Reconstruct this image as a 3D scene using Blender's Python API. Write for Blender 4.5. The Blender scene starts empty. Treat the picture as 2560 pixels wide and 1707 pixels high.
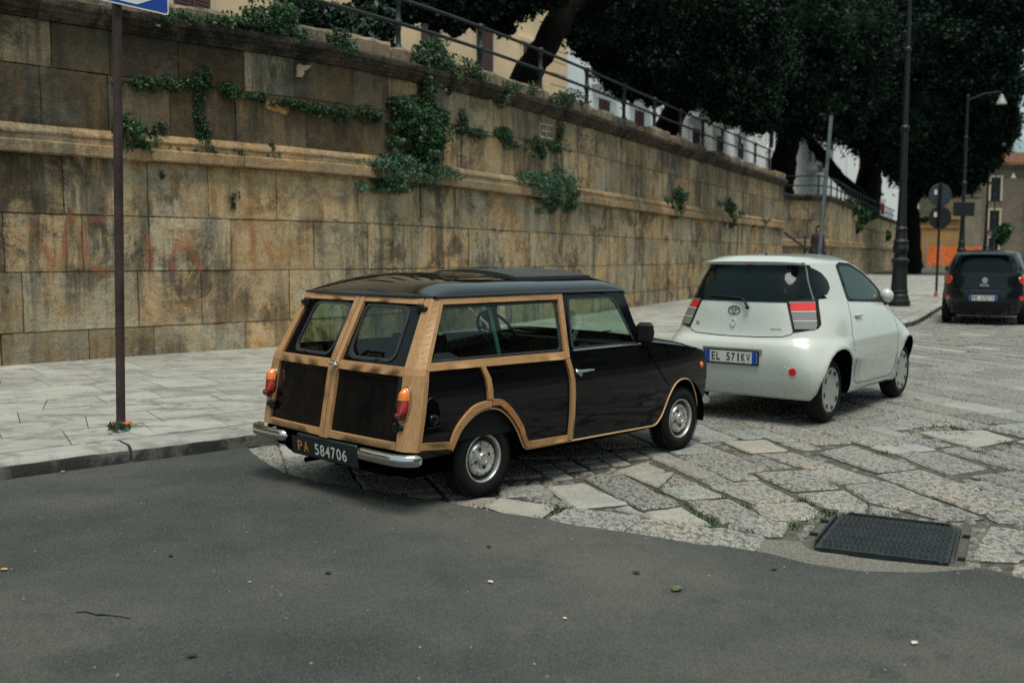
import bpy, math, random
import numpy as np
from mathutils import Vector, Matrix, noise as mnoise
from mathutils.bvhtree import BVHTree
from mathutils.geometry import delaunay_2d_cdt
R = math.radians
rng = random.Random(7)
S = bpy.context.scene
C = S.collection

# ------------------------------------------------------------------ camera, sky, sun
F_PX, PITCH, ROLL, CAM_H = 2490.0, 0.0889, 0.00298, 1.558      # focal length in pixels of a 2560 wide frame
cam_d = bpy.data.cameras.new('camera'); cam = bpy.data.objects.new('camera', cam_d); C.objects.link(cam)
cam_d.sensor_width = 36.0; cam_d.lens = 36.0 * F_PX / 2560.0
cam_d.clip_start = 0.1; cam_d.clip_end = 3000
cam.matrix_world = Matrix.Translation((0, 0, CAM_H)) @ Matrix.Rotation(R(90) - PITCH, 4, 'X') @ Matrix.Rotation(ROLL, 4, 'Z')
cam_d.dof.use_dof = True; cam_d.dof.focus_distance = 7.0; cam_d.dof.aperture_fstop = 1.9
S.camera = cam

SUN_EL, SUN_AZ = R(73), R(164)       # azimuth of the sun measured clockwise from +Y
world = bpy.data.worlds.new('World'); S.world = world; world.use_nodes = True
wn = world.node_tree; bg = wn.nodes['Background']
sky = wn.nodes.new('ShaderNodeTexSky'); sky.sky_type = 'NISHITA'; sky.sun_disc = False
sky.sun_elevation = SUN_EL; sky.sun_rotation = SUN_AZ; sky.air_density = 1.0; sky.dust_density = 5.0; sky.ozone_density = 1.0
cl = wn.nodes.new('ShaderNodeMix'); cl.data_type = 'RGBA'; cl.inputs[0].default_value = .7      # thin high cloud over the whole sky
wn.links.new(sky.outputs[0], cl.inputs[6]); cl.inputs[7].default_value = (5.3, 7.0, 7.0, 1)
wn.links.new(cl.outputs[2], bg.inputs[0]); bg.inputs[1].default_value = 0.075
sl = bpy.data.lights.new('sun', 'SUN'); sl.energy = 2.3; sl.angle = R(26); sl.color = (1.0, 0.94, 0.84)
sun = bpy.data.objects.new('sun', sl); C.objects.link(sun)
sd = Vector((math.sin(SUN_AZ) * math.cos(SUN_EL), math.cos(SUN_AZ) * math.cos(SUN_EL), math.sin(SUN_EL)))
sun.rotation_euler = sd.to_track_quat('Z', 'Y').to_euler()
S.view_settings.view_transform = 'Standard'; S.view_settings.look = 'None'
S.view_settings.exposure = 0.47; S.view_settings.gamma = 1.0
S.cycles.use_denoising = False
S.cycles.max_bounces = 8; S.cycles.transparent_max_bounces = 24
try: S.cycles.sample_clamp_indirect = 4.0
except Exception: pass

# ------------------------------------------------------------------ helpers
def ray(px, py):
    X, Y = px - 1280, py - 853.5
    cr, sr = math.cos(ROLL), math.sin(ROLL)
    X, Y = cr * X + sr * Y, -sr * X + cr * Y
    a, u = X / F_PX, -Y / F_PX
    c, s = math.cos(PITCH), math.sin(PITCH)
    return Vector((a, c + u * s, -s + u * c))
def at(px, py, Y):
    d = ray(px, py); return Vector((0, 0, CAM_H)) + d * (Y / d.y)
def gnd(px, py, z=0.0):
    d = ray(px, py); return Vector((0, 0, CAM_H)) + d * ((z - CAM_H) / d.z)

def tag(o, label, cat, group=None, kind=None):
    if label: o['label'] = label
    if cat: o['category'] = cat
    if group: o['group'] = group
    if kind: o['kind'] = kind
    return o
def empty(name, loc, rz=0.0, label=None, cat=None, group=None):
    o = bpy.data.objects.new(name, None); C.objects.link(o); o.location = loc; o.rotation_euler = (0, 0, rz)
    o.empty_display_size = 0.1
    return tag(o, label, cat, group)
def struct(o):
    o['kind'] = 'structure'; return o
def copy_tree(o, parent=None):
    c = o.copy(); C.objects.link(c)
    if parent: c.parent = parent
    for ch in list(o.children): copy_tree(ch, c)
    return c

class MB:
    """collects geometry, builds ONE mesh object"""
    def __init__(s): s.v = []; s.f = []; s.sm = []; s.c = []; s.mi = []
    def add(s, verts, faces, smooth=False, col=None, mi=0):
        b = len(s.v); s.v += [tuple(p) for p in verts]
        for f in faces:
            s.f.append([b + i for i in f]); s.sm.append(smooth); s.c.append(col); s.mi.append(mi)
        return s
    def box(s, c, d, rz=0.0, bev=0.0, rot=None, **k):
        hx, hy, hz = d[0] / 2, d[1] / 2, d[2] / 2
        b = min(bev, hx * .9, hy * .9, hz * .9)
        M = rot if rot else Matrix.Rotation(rz, 3, 'Z')
        if b <= 0:
            P = [(x * hx, y * hy, z * hz) for z in (-1, 1) for x, y in ((-1, -1), (1, -1), (1, 1), (-1, 1))]
            Fs = [(3, 2, 1, 0), (4, 5, 6, 7), (0, 1, 5, 4), (1, 2, 6, 5), (2, 3, 7, 6), (3, 0, 4, 7)]
        else:
            P = []; idx = {}
            for sx in (-1, 1):
                for sy in (-1, 1):
                    for sz in (-1, 1):
                        for a in range(3):
                            p = [sx * (hx - b), sy * (hy - b), sz * (hz - b)]; p[a] = (sx * hx, sy * hy, sz * hz)[a]
                            idx[(sx, sy, sz, a)] = len(P); P.append(tuple(p))
            Fs = []
            for a in range(3):
                o1, o2 = [(1, 2), (2, 0), (0, 1)][a]
                for sg in (-1, 1):
                    q = []
                    for u, w in ((-1, -1), (1, -1), (1, 1), (-1, 1)):
                        k3 = [0, 0, 0]; k3[a] = sg; k3[o1] = u; k3[o2] = w; q.append(idx[(*k3, a)])
                    Fs.append(q if sg > 0 else q[::-1])
            for a in range(3):
                o1, o2 = [(1, 2), (2, 0), (0, 1)][a]
                for u in (-1, 1):
                    for w in (-1, 1):
                        q = []
                        for sg, ax in ((-1, o1), (1, o1), (1, o2), (-1, o2)):
                            k3 = [0, 0, 0]; k3[a] = sg; k3[o1] = u; k3[o2] = w; q.append(idx[(*k3, ax)])
                        Fs.append(q if u * w > 0 else q[::-1])
            for sx in (-1, 1):
                for sy in (-1, 1):
                    for sz in (-1, 1):
                        q = [idx[(sx, sy, sz, a)] for a in range(3)]; Fs.append(q if sx * sy * sz > 0 else q[::-1])
        c = Vector(c)
        return s.add([M @ Vector(p) + c for p in P], Fs, **k)
    def tube(s, pts, r, n=10, cap=True, smooth=True, **k):
        pts = [Vector(p) for p in pts]; rr = r if isinstance(r, (list, tuple)) else [r] * len(pts)
        V = []; up = None
        for i, p in enumerate(pts):
            t = (pts[min(i + 1, len(pts) - 1)] - pts[max(i - 1, 0)]).normalized()
            if up is None: up = Vector((0, 0, 1)) if abs(t.z) < .9 else Vector((1, 0, 0))
            a = t.cross(up).normalized(); b = t.cross(a).normalized(); up = -b if False else up
            for j in range(n):
                w = 2 * math.pi * j / n; V.append(p + (a * math.cos(w) + b * math.sin(w)) * rr[i])
        Fs = []
        for i in range(len(pts) - 1):
            for j in range(n):
                j2 = (j + 1) % n; Fs.append((i * n + j, i * n + j2, (i + 1) * n + j2, (i + 1) * n + j))
        b0 = len(s.v); s.add(V, Fs, smooth, **k)
        if cap:
            s.add(V[:n], [tuple(range(n))[::-1]], False, **k); s.add(V[-n:], [tuple(range(n))], False, **k)
        return s
    def lathe(s, prof, n=24, axis='Z', c=(0, 0, 0), smooth=True, sharp=True, **k):
        """prof: list of (r, h)"""
        def pt(r, h, w):
            x, y = r * math.cos(w), r * math.sin(w)
            p = {'Z': (x, y, h), 'Y': (x, h, y), 'X': (h, x, y)}[axis]
            return Vector(p) + Vector(c)
        if sharp:
            for (r0, h0), (r1, h1) in zip(prof[:-1], prof[1:]):
                V = [pt(r, h, 2 * math.pi * j / n) for r, h in ((r0, h0), (r1, h1)) for j in range(n)]
                s.add(V, [(j, (j + 1) % n, n + (j + 1) % n, n + j) for j in range(n)], smooth, **k)
        else:
            V = [pt(r, h, 2 * math.pi * j / n) for r, h in prof for j in range(n)]
            s.add(V, [(i * n + j, i * n + (j + 1) % n, (i + 1) * n + (j + 1) % n, (i + 1) * n + j) for i in range(len(prof) - 1) for j in range(n)], smooth, **k)
        return s
    def sphere(s, c, r, n=14, m=8, **k):
        if not isinstance(r, (tuple, list)): r = (r, r, r)
        V = []; 
        for i in range(m + 1):
            t = math.pi * i / m
            for j in range(n):
                w = 2 * math.pi * j / n
                V.append((c[0] + r[0] * math.sin(t) * math.cos(w), c[1] + r[1] * math.sin(t) * math.sin(w), c[2] + r[2] * math.cos(t)))
        return s.add(V, [(i * n + j, (i + 1) * n + j, (i + 1) * n + (j + 1) % n, i * n + (j + 1) % n) for i in range(m) for j in range(n)], True, **k)
    def prism(s, poly, mapf, t0, t1, **k):
        """extrude a 2D polygon between parameters t0 and t1; mapf(u,v,t) -> point"""
        n = len(poly)
        A = [mapf(u, v, t0) for u, v in poly]; B = [mapf(u, v, t1) for u, v in poly]
        s.add(A, [tuple(range(n))[::-1]], False, **k); s.add(B, [tuple(range(n))], False, **k)
        for i in range(n):
            j = (i + 1) % n
            s.add([A[i], A[j], B[j], B[i]], [(0, 1, 2, 3)], False, **k)
        return s
    def grid(s, fn, us, vs, smooth=True, **k):
        V = [fn(u, v) for u in us for v in vs]; m = len(vs)
        return s.add(V, [(i * m + j, (i + 1) * m + j, (i + 1) * m + j + 1, i * m + j + 1) for i in range(len(us) - 1) for j in range(m - 1)], smooth, **k)
    def build(s, name, mat, parent=None, merge=0.0):
        me = bpy.data.meshes.new(name); me.from_pydata(s.v, [], s.f)
        me.polygons.foreach_set('use_smooth', s.sm)
        mats = mat if isinstance(mat, (list, tuple)) else [mat]
        for m in mats: me.materials.append(m)
        if len(mats) > 1: me.polygons.foreach_set('material_index', s.mi)
        if any(c is not None for c in s.c):
            a = me.attributes.new('tint', 'FLOAT_COLOR', 'CORNER')
            buf = []
            for f, c in zip(s.f, s.c):
                c = c or (1, 1, 1); buf += [c[0], c[1], c[2], c[3] if len(c) > 3 else 1.0] * len(f)
            a.data.foreach_set('color', buf)
        me.update(); me.validate()
        o = bpy.data.objects.new(name, me); C.objects.link(o)
        if parent: o.parent = parent
        return o

def pin(x, y, poly):
    c = False; n = len(poly); j = n - 1
    for i in range(n):
        xi, yi = poly[i]; xj, yj = poly[j]
        if (yi > y) != (yj > y) and x < (xj - xi) * (y - yi) / (yj - yi) + xi: c = not c
        j = i
    return c
def dens(poly, step, closed=True):
    out = []; n = len(poly)
    for i in range(n if closed else n - 1):
        a, b = poly[i], poly[(i + 1) % n]; L = math.hypot(b[0] - a[0], b[1] - a[1]); k = max(1, int(L / step))
        out += [(a[0] + (b[0] - a[0]) * j / k, a[1] + (b[1] - a[1]) * j / k) for j in range(k)]
    if not closed: out.append(poly[-1])
    return out
def rpoly(poly, r, n=5):
    """round the corners of a polygon"""
    out = []; m = len(poly)
    for i in range(m):
        p, a, b = Vector(poly[i]), Vector(poly[i - 1]), Vector(poly[(i + 1) % m])
        rr = min(r, (a - p).length * .48, (b - p).length * .48)
        q0 = p + (a - p).normalized() * rr; q1 = p + (b - p).normalized() * rr
        for j in range(n + 1):
            t = j / n; out.append(tuple(q0 * (1 - t) ** 2 + p * 2 * t * (1 - t) + q1 * t * t))
    return out
def panel(mb, outline, mapf, t_out=0.0, t_in=-0.004, holes=(), step=0.06, back=True, smooth=True, **k):
    """a curved sheet: 2D outline with holes, mapped to space by mapf(u,v,t), with thickness t_in..t_out"""
    loops = [dens(outline, step)] + [dens(h, step) for h in holes]
    pts = []; edges = []
    for L in loops:
        b = len(pts); pts += L; edges += [(b + i, b + (i + 1) % len(L)) for i in range(len(L))]
    xs = [p[0] for p in outline]; ys = [p[1] for p in outline]
    x = min(xs) + step * .5
    near = pts[:]
    while x < max(xs):
        y = min(ys) + step * .5
        while y < max(ys):
            if pin(x, y, outline) and not any(pin(x, y, h) for h in holes) and min((x - q[0]) ** 2 + (y - q[1]) ** 2 for q in near) > (step * .45) ** 2:
                pts.append((x, y))
            y += step
        x += step
    V, _, Fs, *_ = delaunay_2d_cdt([Vector(p) for p in pts], edges, [], 0, 1e-6)
    tri = []
    for f in Fs:
        cx = sum(V[i].x for i in f) / len(f); cy = sum(V[i].y for i in f) / len(f)
        if pin(cx, cy, outline) and not any(pin(cx, cy, h) for h in holes): tri.append(list(f))
    fo = [mapf(v.x, v.y, t_out) for v in V]
    # orient outwards: compare with direction of t
    if tri:
        f = max(tri, key=lambda f: abs((V[f[1]] - V[f[0]]).cross(V[f[2]] - V[f[0]])))
        a, b, c = (Vector(fo[i]) for i in f[:3])
        d = Vector(mapf(V[f[0]].x, V[f[0]].y, t_out + .01)) - a
        if (b - a).cross(c - a).dot(d) < 0: tri = [t[::-1] for t in tri]; flip = True
        else: flip = False
    mb.add(fo, tri, smooth, **k)
    if back:
        mb.add([mapf(v.x, v.y, t_in) for v in V], [t[::-1] for t in tri], smooth, **k)
        for L in loops:
            n = len(L); A = [mapf(u, v, t_out) for u, v in L]; B = [mapf(u, v, t_in) for u, v in L]
            mb.add(A + B, [(i, n + i, n + (i + 1) % n, (i + 1) % n) for i in range(n)], False, **k)
    return mb
def lerp_tab(tab, x):
    if x <= tab[0][0]: return tab[0][1]
    for (a, b), (c, d) in zip(tab[:-1], tab[1:]):
        if x <= c:
            t = (x - a) / (c - a); return b + (d - b) * t
    return tab[-1][1]
def smooth_tab(tab, x):
    """monotone-ish cubic through a table"""
    n = len(tab)
    if x <= tab[0][0]: return tab[0][1]
    if x >= tab[-1][0]: return tab[-1][1]
    for i in range(n - 1):
        if x <= tab[i + 1][0]:
            x0, y0 = tab[i]; x1, y1 = tab[i + 1]; h = x1 - x0; t = (x - x0) / h
            def sl(j):
                if j <= 0 or j >= n - 1:
                    a, b = (0, 1) if j <= 0 else (n - 2, n - 1); return (tab[b][1] - tab[a][1]) / (tab[b][0] - tab[a][0])
                d0 = (tab[j][1] - tab[j - 1][1]) / (tab[j][0] - tab[j - 1][0]); d1 = (tab[j + 1][1] - tab[j][1]) / (tab[j + 1][0] - tab[j][0])
                return 0 if d0 * d1 <= 0 else 2 * d0 * d1 / (d0 + d1)
            m0, m1 = sl(i) * h, sl(i + 1) * h
            return (2 * t**3 - 3 * t**2 + 1) * y0 + (t**3 - 2 * t**2 + t) * m0 + (-2 * t**3 + 3 * t**2) * y1 + (t**3 - t**2) * m1
def cr(pts, k=4):
    P = [Vector(p) for p in pts]; out = []
    for i in range(len(P) - 1):
        a, b, c, d = P[max(i - 1, 0)], P[i], P[i + 1], P[min(i + 2, len(P) - 1)]
        for j in range(k):
            t = j / k; out.append(tuple(.5 * ((2 * b) + (c - a) * t + (2 * a - 5 * b + 4 * c - d) * t * t + (3 * b - a - 3 * c + d) * t**3)))
    return out + [tuple(P[-1])]
class Path:
    """smooth plan curve by arc length"""
    def __init__(s, pts, step=0.1):
        P = [Vector(p) for p in pts]; Q = []
        for i in range(len(P) - 1):
            a, b, c, d = P[max(i - 1, 0)], P[i], P[i + 1], P[min(i + 2, len(P) - 1)]
            k = max(2, int((c - b).length / step))
            for j in range(k):
                t = j / k
                Q.append(.5 * ((2 * b) + (c - a) * t + (2 * a - 5 * b + 4 * c - d) * t * t + (3 * b - a - 3 * c + d) * t**3))
        Q.append(P[-1]); s.q = Q; s.s = [0.0]
        for a, b in zip(Q[:-1], Q[1:]): s.s.append(s.s[-1] + (b - a).length)
        s.L = s.s[-1]; s.sa = np.array(s.s)
    def __call__(s, d, off=0.0):
        i = int(np.clip(np.searchsorted(s.sa, d) - 1, 0, len(s.q) - 2))
        t = (d - s.s[i]) / (s.s[i + 1] - s.s[i])
        p = s.q[i].lerp(s.q[i + 1], t) if 0 <= t <= 1 else s.q[i] + (s.q[i + 1] - s.q[i]) * t
        i0, i1 = max(i - 3, 0), min(i + 4, len(s.q) - 1)
        T = (s.q[i1] - s.q[i0]).normalized()
        return p + Vector((T.y, -T.x)) * off
    def nearest(s, x, y):
        return s.s[min(range(len(s.q)), key=lambda i: (s.q[i].x - x) ** 2 + (s.q[i].y - y) ** 2)]
    def px(s, px):
        """arc length where the vertical plane through image column px meets the curve"""
        a = (px - 1280) / F_PX
        best = None
        for i in range(len(s.q) - 1):
            f0 = s.q[i].x - a * s.q[i].y * 0.999; f1 = s.q[i + 1].x - a * s.q[i + 1].y * 0.999
            if f0 * f1 <= 0 and s.q[i].y > 0: best = s.s[i]
        return best

# ------------------------------------------------------------------ materials
class NT:
    def __init__(s, name):
        s.m = bpy.data.materials.new(name); s.m.use_nodes = True; s.t = s.m.node_tree
        s.p = s.t.nodes['Principled BSDF']; s._o = None
    def n(s, typ, ins=None, **at_):
        nd = s.t.nodes.new(typ)
        for k, v in at_.items(): setattr(nd, k, v)
        for k, v in (ins or {}).items(): s.set(nd.inputs[k], v)
        return nd
    def set(s, sock, v):
        if hasattr(v, 'is_output'): s.t.links.new(v, sock)
        elif hasattr(v, '__len__') and not isinstance(v, str) and len(v) == 3 and sock.type == 'RGBA': sock.default_value = (*v, 1)
        else: sock.default_value = v
    def obj(s, scale=(1, 1, 1), rot=(0, 0, 0)):
        if s._o is None: s._o = s.n('ShaderNodeTexCoord')
        if scale == (1, 1, 1) and rot == (0, 0, 0): return s._o.outputs['Object']
        return s.n('ShaderNodeMapping', {'Vector': s._o.outputs['Object'], 'Scale': scale, 'Rotation': rot}).outputs[0]
    def noise(s, scale, detail=4, rough=.55, vec=None, dist=0.0):
        return s.n('ShaderNodeTexNoise', {'Vector': vec or s.obj(), 'Scale': scale, 'Detail': detail, 'Roughness': rough, 'Distortion': dist}).outputs['Fac']
    def voro(s, scale, vec=None, feature='F1', out='Distance', rnd=1.0):
        return s.n('ShaderNodeTexVoronoi', {'Vector': vec or s.obj(), 'Scale': scale, 'Randomness': rnd}, feature=feature).outputs[out]
    def mr(s, v, a, b, c=0.0, d=1.0):
        return s.n('ShaderNodeMapRange', {0: v, 1: a, 2: b, 3: c, 4: d}).outputs[0]
    def mix(s, f, a, b, mode='MIX'):
        nd = s.n('ShaderNodeMix', data_type='RGBA', blend_type=mode)
        s.set(nd.inputs[0], f); s.set(nd.inputs[6], a); s.set(nd.inputs[7], b); return nd.outputs[2]
    def math(s, op, a, b=0.5):
        nd = s.n('ShaderNodeMath', operation=op); s.set(nd.inputs[0], a); s.set(nd.inputs[1], b); return nd.outputs[0]
    def attr(s, name='tint'): return s.n('ShaderNodeAttribute', attribute_name=name).outputs['Color']
    def bump(s, h, strength=.5, dist=.01, prev=None):
        ins = {'Height': h, 'Strength': strength, 'Distance': dist}
        if prev is not None: ins['Normal'] = prev
        return s.n('ShaderNodeBump', ins).outputs[0]
    def fin(s, col=None, rough=None, metal=None, normal=None, **kw):
        for k, v in (('Base Color', col), ('Roughness', rough), ('Metallic', metal), ('Normal', normal)):
            if v is not None: s.set(s.p.inputs[k], v)
        for k, v in kw.items(): s.set(s.p.inputs[k.replace('_', ' ')], v)
        return s.m
def simple(name, col, rough=.5, metal=0.0, var=.15, vs=6.0, bump=0.0, bs=60.0, **kw):
    t = NT(name); n = t.noise(vs, 5, .6)
    c = t.mix(t.mr(n, .3, .7), tuple(x * (1 - var) for x in col), tuple(min(1, x * (1 + var)) for x in col))
    nr = t.bump(t.noise(bs, 4), bump, .004) if bump else None
    return t.fin(c, t.mr(n, .2, .8, max(0, rough * .85), min(1, rough * 1.15)), metal, nr, **kw)

def stone_mat(name, light, warm, dark, streak=.55, grime=.5):
    t = NT(name); tint = t.attr()
    big = t.noise(.55, 5, .6); mid = t.noise(2.6, 8, .68, dist=.3); fine = t.noise(26, 5, .7)
    col = t.mix(t.mr(mid, .36, .66), light, warm)
    col = t.mix(1.0, col, tint, 'MULTIPLY')
    col = t.mix(t.mr(t.noise(7.0, 7, .72), .45, .75, 0, .55), col, tuple(x * .42 for x in warm))
    st = t.noise(1.0, 7, .75, vec=t.obj((3.6, 3.6, .34)))
    col = t.mix(t.math('MULTIPLY', t.mr(st, .465, .57), t.mr(big, .36, .58, .08, .9)), col, t.mix(streak, col, dark))
    hs = t.noise(1.0, 7, .78, vec=t.obj((2.2, 2.2, 13)))
    col = t.mix(t.math('MULTIPLY', t.mr(hs, .54, .66), t.mr(t.noise(.9, 3), .45, .6, 0, .75)), col, t.mix(.6, col, dark))
    bl = t.noise(1.25, 10, .8, dist=.6)
    col = t.mix(t.math('MULTIPLY', t.mr(bl, .49, .57, 0, grime), t.mr(t.noise(.45, 4), .40, .56, .25, 1)), col, dark)
    col = t.mix(t.mr(t.noise(.9, 8, .72, vec=t.obj((1, 1, 1.7))), .55, .66, 0, .5), col, t.mix(.5, (.30, .29, .26), dark))
    col = t.mix(t.mr(t.noise(9, 6, .8), .58, .68, 0, .8), col, dark)
    col = t.mix(t.mr(fine, .35, .75, 0, .35), col, tuple(x * .3 for x in dark))
    pit = t.mr(t.voro(55), .0, .28)
    h = t.math('ADD', t.math('MULTIPLY', fine, .6), t.math('ADD', t.math('MULTIPLY', mid, 1.6), t.math('MULTIPLY', pit, .3)))
    return t.fin(col, .92, 0, t.bump(h, .9, .022), Specular_IOR_Level=.25)
M_WALL = stone_mat('wall_stone', (.60, .485, .325), (.58, .37, .165), (.045, .043, .035), .82, .78)
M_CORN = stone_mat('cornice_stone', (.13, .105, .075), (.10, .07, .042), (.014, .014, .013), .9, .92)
M_MOULD = stone_mat('moulding_stone', (.46, .35, .22), (.43, .28, .135), (.06, .055, .045), .5, .4)
M_PARA = stone_mat('parapet_stone', (.40, .34, .26), (.30, .22, .14), (.045, .045, .038), .7, .6)

def asphalt_mat():
    t = NT('asphalt'); ag = t.voro(150); big = t.noise(.30, 7, .62); mid = t.noise(3.2, 7, .68); fine = t.noise(185, 3, .7)
    col = t.mix(t.mr(big, .41, .60), (.027, .034, .033), (.082, .083, .072))
    col = t.mix(t.mr(mid, .54, .70, 0, .7), col, (.042, .047, .044))
    col = t.mix(t.mr(t.noise(1.0, 8, .72), .53, .64, 0, .7), col, (.026, .032, .031))
    col = t.mix(t.mr(fine, .54, .70, 0, .8), col, (.24, .235, .205))
    col = t.mix(t.mr(t.noise(70, 4, .7), .54, .68, 0, .8), col, (.022, .026, .024))
    sp = t.math('GREATER_THAN', t.n('ShaderNodeTexVoronoi', {'Vector': t.obj(), 'Scale': 45.0}).outputs['Color'], .93)
    col = t.mix(t.math('MULTIPLY', sp, t.math('LESS_THAN', t.voro(45), .22)), col, (.36, .35, .31))
    return t.fin(col, .88, 0, t.bump(t.math('ADD', t.math('MULTIPLY', ag, .8), t.math('ADD', fine, t.math('MULTIPLY', mid, 1.5))), .65, .006), Specular_IOR_Level=.3)
M_ASPH = asphalt_mat()
def slab_mat():
    t = NT('paving_slabs'); at_ = t.n('ShaderNodeAttribute', attribute_name='tint'); mid = t.noise(2.6, 7, .7); fine = t.noise(75, 4, .75)
    rgh = at_.outputs['Alpha']; av = t.obj((1, .55, 1), (0, 0, .5))
    col = t.mix(t.mr(mid, .34, .68), (.235, .25, .238), (.325, .30, .25))
    col = t.mix(1.0, col, at_.outputs['Color'], 'MULTIPLY')
    p1 = t.mr(t.noise(30, 5, .68, vec=av), .525, .60); p2 = t.mr(t.noise(70, 3, .6, vec=av), .56, .64)
    pits = t.math('MULTIPLY', t.math('MAXIMUM', p1, t.math('MULTIPLY', p2, .7)), t.mr(rgh, 0, 1, .06, .9))
    col = t.mix(pits, col, (.075, .072, .062))
    col = t.mix(t.mr(fine, .45, .75, 0, .4), col, (.17, .165, .15))
    col = t.mix(t.mr(t.noise(1.1, 7, .7), .54, .68, 0, .5), col, (.17, .16, .14))
    col = t.mix(t.mr(t.noise(5.0, 6, .7), .64, .74, 0, .5), col, (.24, .17, .11))
    h = t.math('SUBTRACT', t.math('MULTIPLY', fine, .5), t.math('MULTIPLY', pits, 1.6))
    return t.fin(col, t.mr(mid, .3, .7, .5, .72), 0, t.bump(h, .8, .009), Specular_IOR_Level=.4)
M_SLAB = slab_mat()
def walk_mat():
    t = NT('pavement_slabs'); big = t.noise(.7, 6, .62); mid = t.noise(3.5, 8, .7); fine = t.noise(70, 4, .7)
    col = t.mix(t.mr(big, .35, .65), (.275, .287, .265), (.37, .365, .325))
    col = t.mix(1.0, col, t.attr(), 'MULTIPLY')
    col = t.mix(t.mr(mid, .52, .64, 0, .8), col, (.14, .14, .125))
    col = t.mix(t.mr(t.noise(1.6, 7, .7, vec=t.obj((1.0, 2.6, 1), (0, 0, -.8))), .5, .62, 0, .75), col, (.16, .155, .135))
    col = t.mix(t.mr(fine, .5, .8, 0, .35), col, (.12, .12, .11))
    return t.fin(col, .82, 0, t.bump(t.math('ADD', fine, t.math('MULTIPLY', mid, 2)), .45, .006), Specular_IOR_Level=.3)
M_WALK = walk_mat()
M_JOINT = simple('joint_earth', (.062, .060, .046), .95, var=.5, vs=14, bump=.6)
M_GRAVEL = simple('gravel_patch', (.13, .125, .105), .95, var=.6, vs=90, bump=1.0, bs=110)
def leaf_mat(name, a, b, spec=.3, dry=True):
    t = NT(name); r = t.n('ShaderNodeNewGeometry').outputs['Random Per Island']
    col = t.mix(r, a, b)
    if dry: col = t.mix(t.math('GREATER_THAN', r, .955), col, (.16, .11, .035))
    col = t.mix(0, col, col); col = t.mix(t.mr(t.noise(1.2, 3), .4, .65, 0, .6), col, tuple(x * .5 for x in a))
    return t.fin(col, .55, 0, None, Specular_IOR_Level=spec)
M_IVY = leaf_mat('ivy_leaves', (.011, .048, .020), (.045, .125, .048))
M_IVY2 = leaf_mat('pale_weed_leaves', (.03, .09, .05), (.08, .17, .09))
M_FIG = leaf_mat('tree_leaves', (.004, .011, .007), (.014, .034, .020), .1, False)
M_BARK = simple('bark', (.007, .0065, .0055), .95, var=.5, vs=5, bump=.9, bs=18, Specular_IOR_Level=.1)
M_IRON = simple('weathered_iron', (.014, .023, .025), .6, .15, var=.35, vs=9, bump=.25)
M_STEM = simple('stem', (.06, .05, .03), .9)

# ================================================================== SETTING
wall_pts = [(-14.5, 3.2), (-11.6, 6.6), (-9, 9.4), (-6.31, 12.26), (-5.35, 13.25), (-4.48, 14.06), (-3.5, 14.94), (-2.55, 15.95), (-.62, 18.9), (1.84, 23.5), (4.9, 29.7), (8.2, 36.4), (11.7, 43.4)]
WP = Path(wall_pts)
KP = Path([(-9.0, 1.6), (-6, 4.35), (-4.6, 5.62), (-3.44, 6.66), (-2.8, 7.24), (-2.0, 7.93), (1.2, 11.15), (4.7, 15.6), (8.19, 20.75), (9.6, 23.2), (12.2, 28.2), (20, 43.0), (28.5, 59), (40, 82)])
WALK_Z = .14
def W3(s, z, off=0.0):
    p = WP(s, off); return Vector((p.x, p.y, z))
def mould_z(s): return lerp_tab([(0, 2.80), (WP.px(860), 2.76), (WP.px(1174), 2.72), (WP.px(1700), 2.63), (WP.L, 2.61)], s)
CORN_Z = 4.43; TERR_Z = 4.93; FINE_S = WP.px(1720)

# ground sheet, far to the horizon
mb = MB(); mb.grid(lambda x, y: (x, y, -.02), [-400, -40, -10, 0, 10, 40, 400], [-300, -30, -5, 5, 15, 40, 150, 900], smooth=False)
struct(mb.build('ground', M_JOINT))

# asphalt: foreground sheet bounded by the line where the slabs start
edge = [gnd(*q) for q in [(610, 1108), (640, 1140), (680, 1170), (745, 1196), (850, 1216), (1033, 1246), (1133, 1262), (1225, 1282), (1345, 1299), (1440, 1318), (1544, 1332), (1640, 1345), (1729, 1362), (1810, 1370), (1889, 1382), (1995, 1408), (2127, 1429), (2313, 1435), (2460, 1428), (2550, 1448)]]
edge += [Vector((3.2, 4.35, 0)), Vector((5.5, 2.6, 0)), Vector((9, 0, 0)), Vector((20, -9, 0))]
ep = Path([(p.x, p.y) for p in edge], .05)
kerb_low = [KP(KP.nearest(gnd(610, 1108).x, gnd(610, 1108).y) - d, .004) for d in (.05, .6, 1.2, 2, 3, 4.5, 6, 7.5)]
asph = [(p.x + rng.uniform(-.012, .012), p.y + rng.uniform(-.012, .012)) for p in ep.q[::2]] + [(20, -30), (-30, -30), (-30, -8)] + [(p.x, p.y) for p in kerb_low[::-1]]
mb = MB(); V, _, Fs, *_ = delaunay_2d_cdt([Vector(p) for p in asph], [(i, (i + 1) % len(asph)) for i in range(len(asph))], [], 1, 1e-6)
mb.add([(v.x, v.y, .012) for v in V], [list(f) for f in Fs]); asphalt = struct(mb.build('asphalt_road', M_ASPH))
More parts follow.
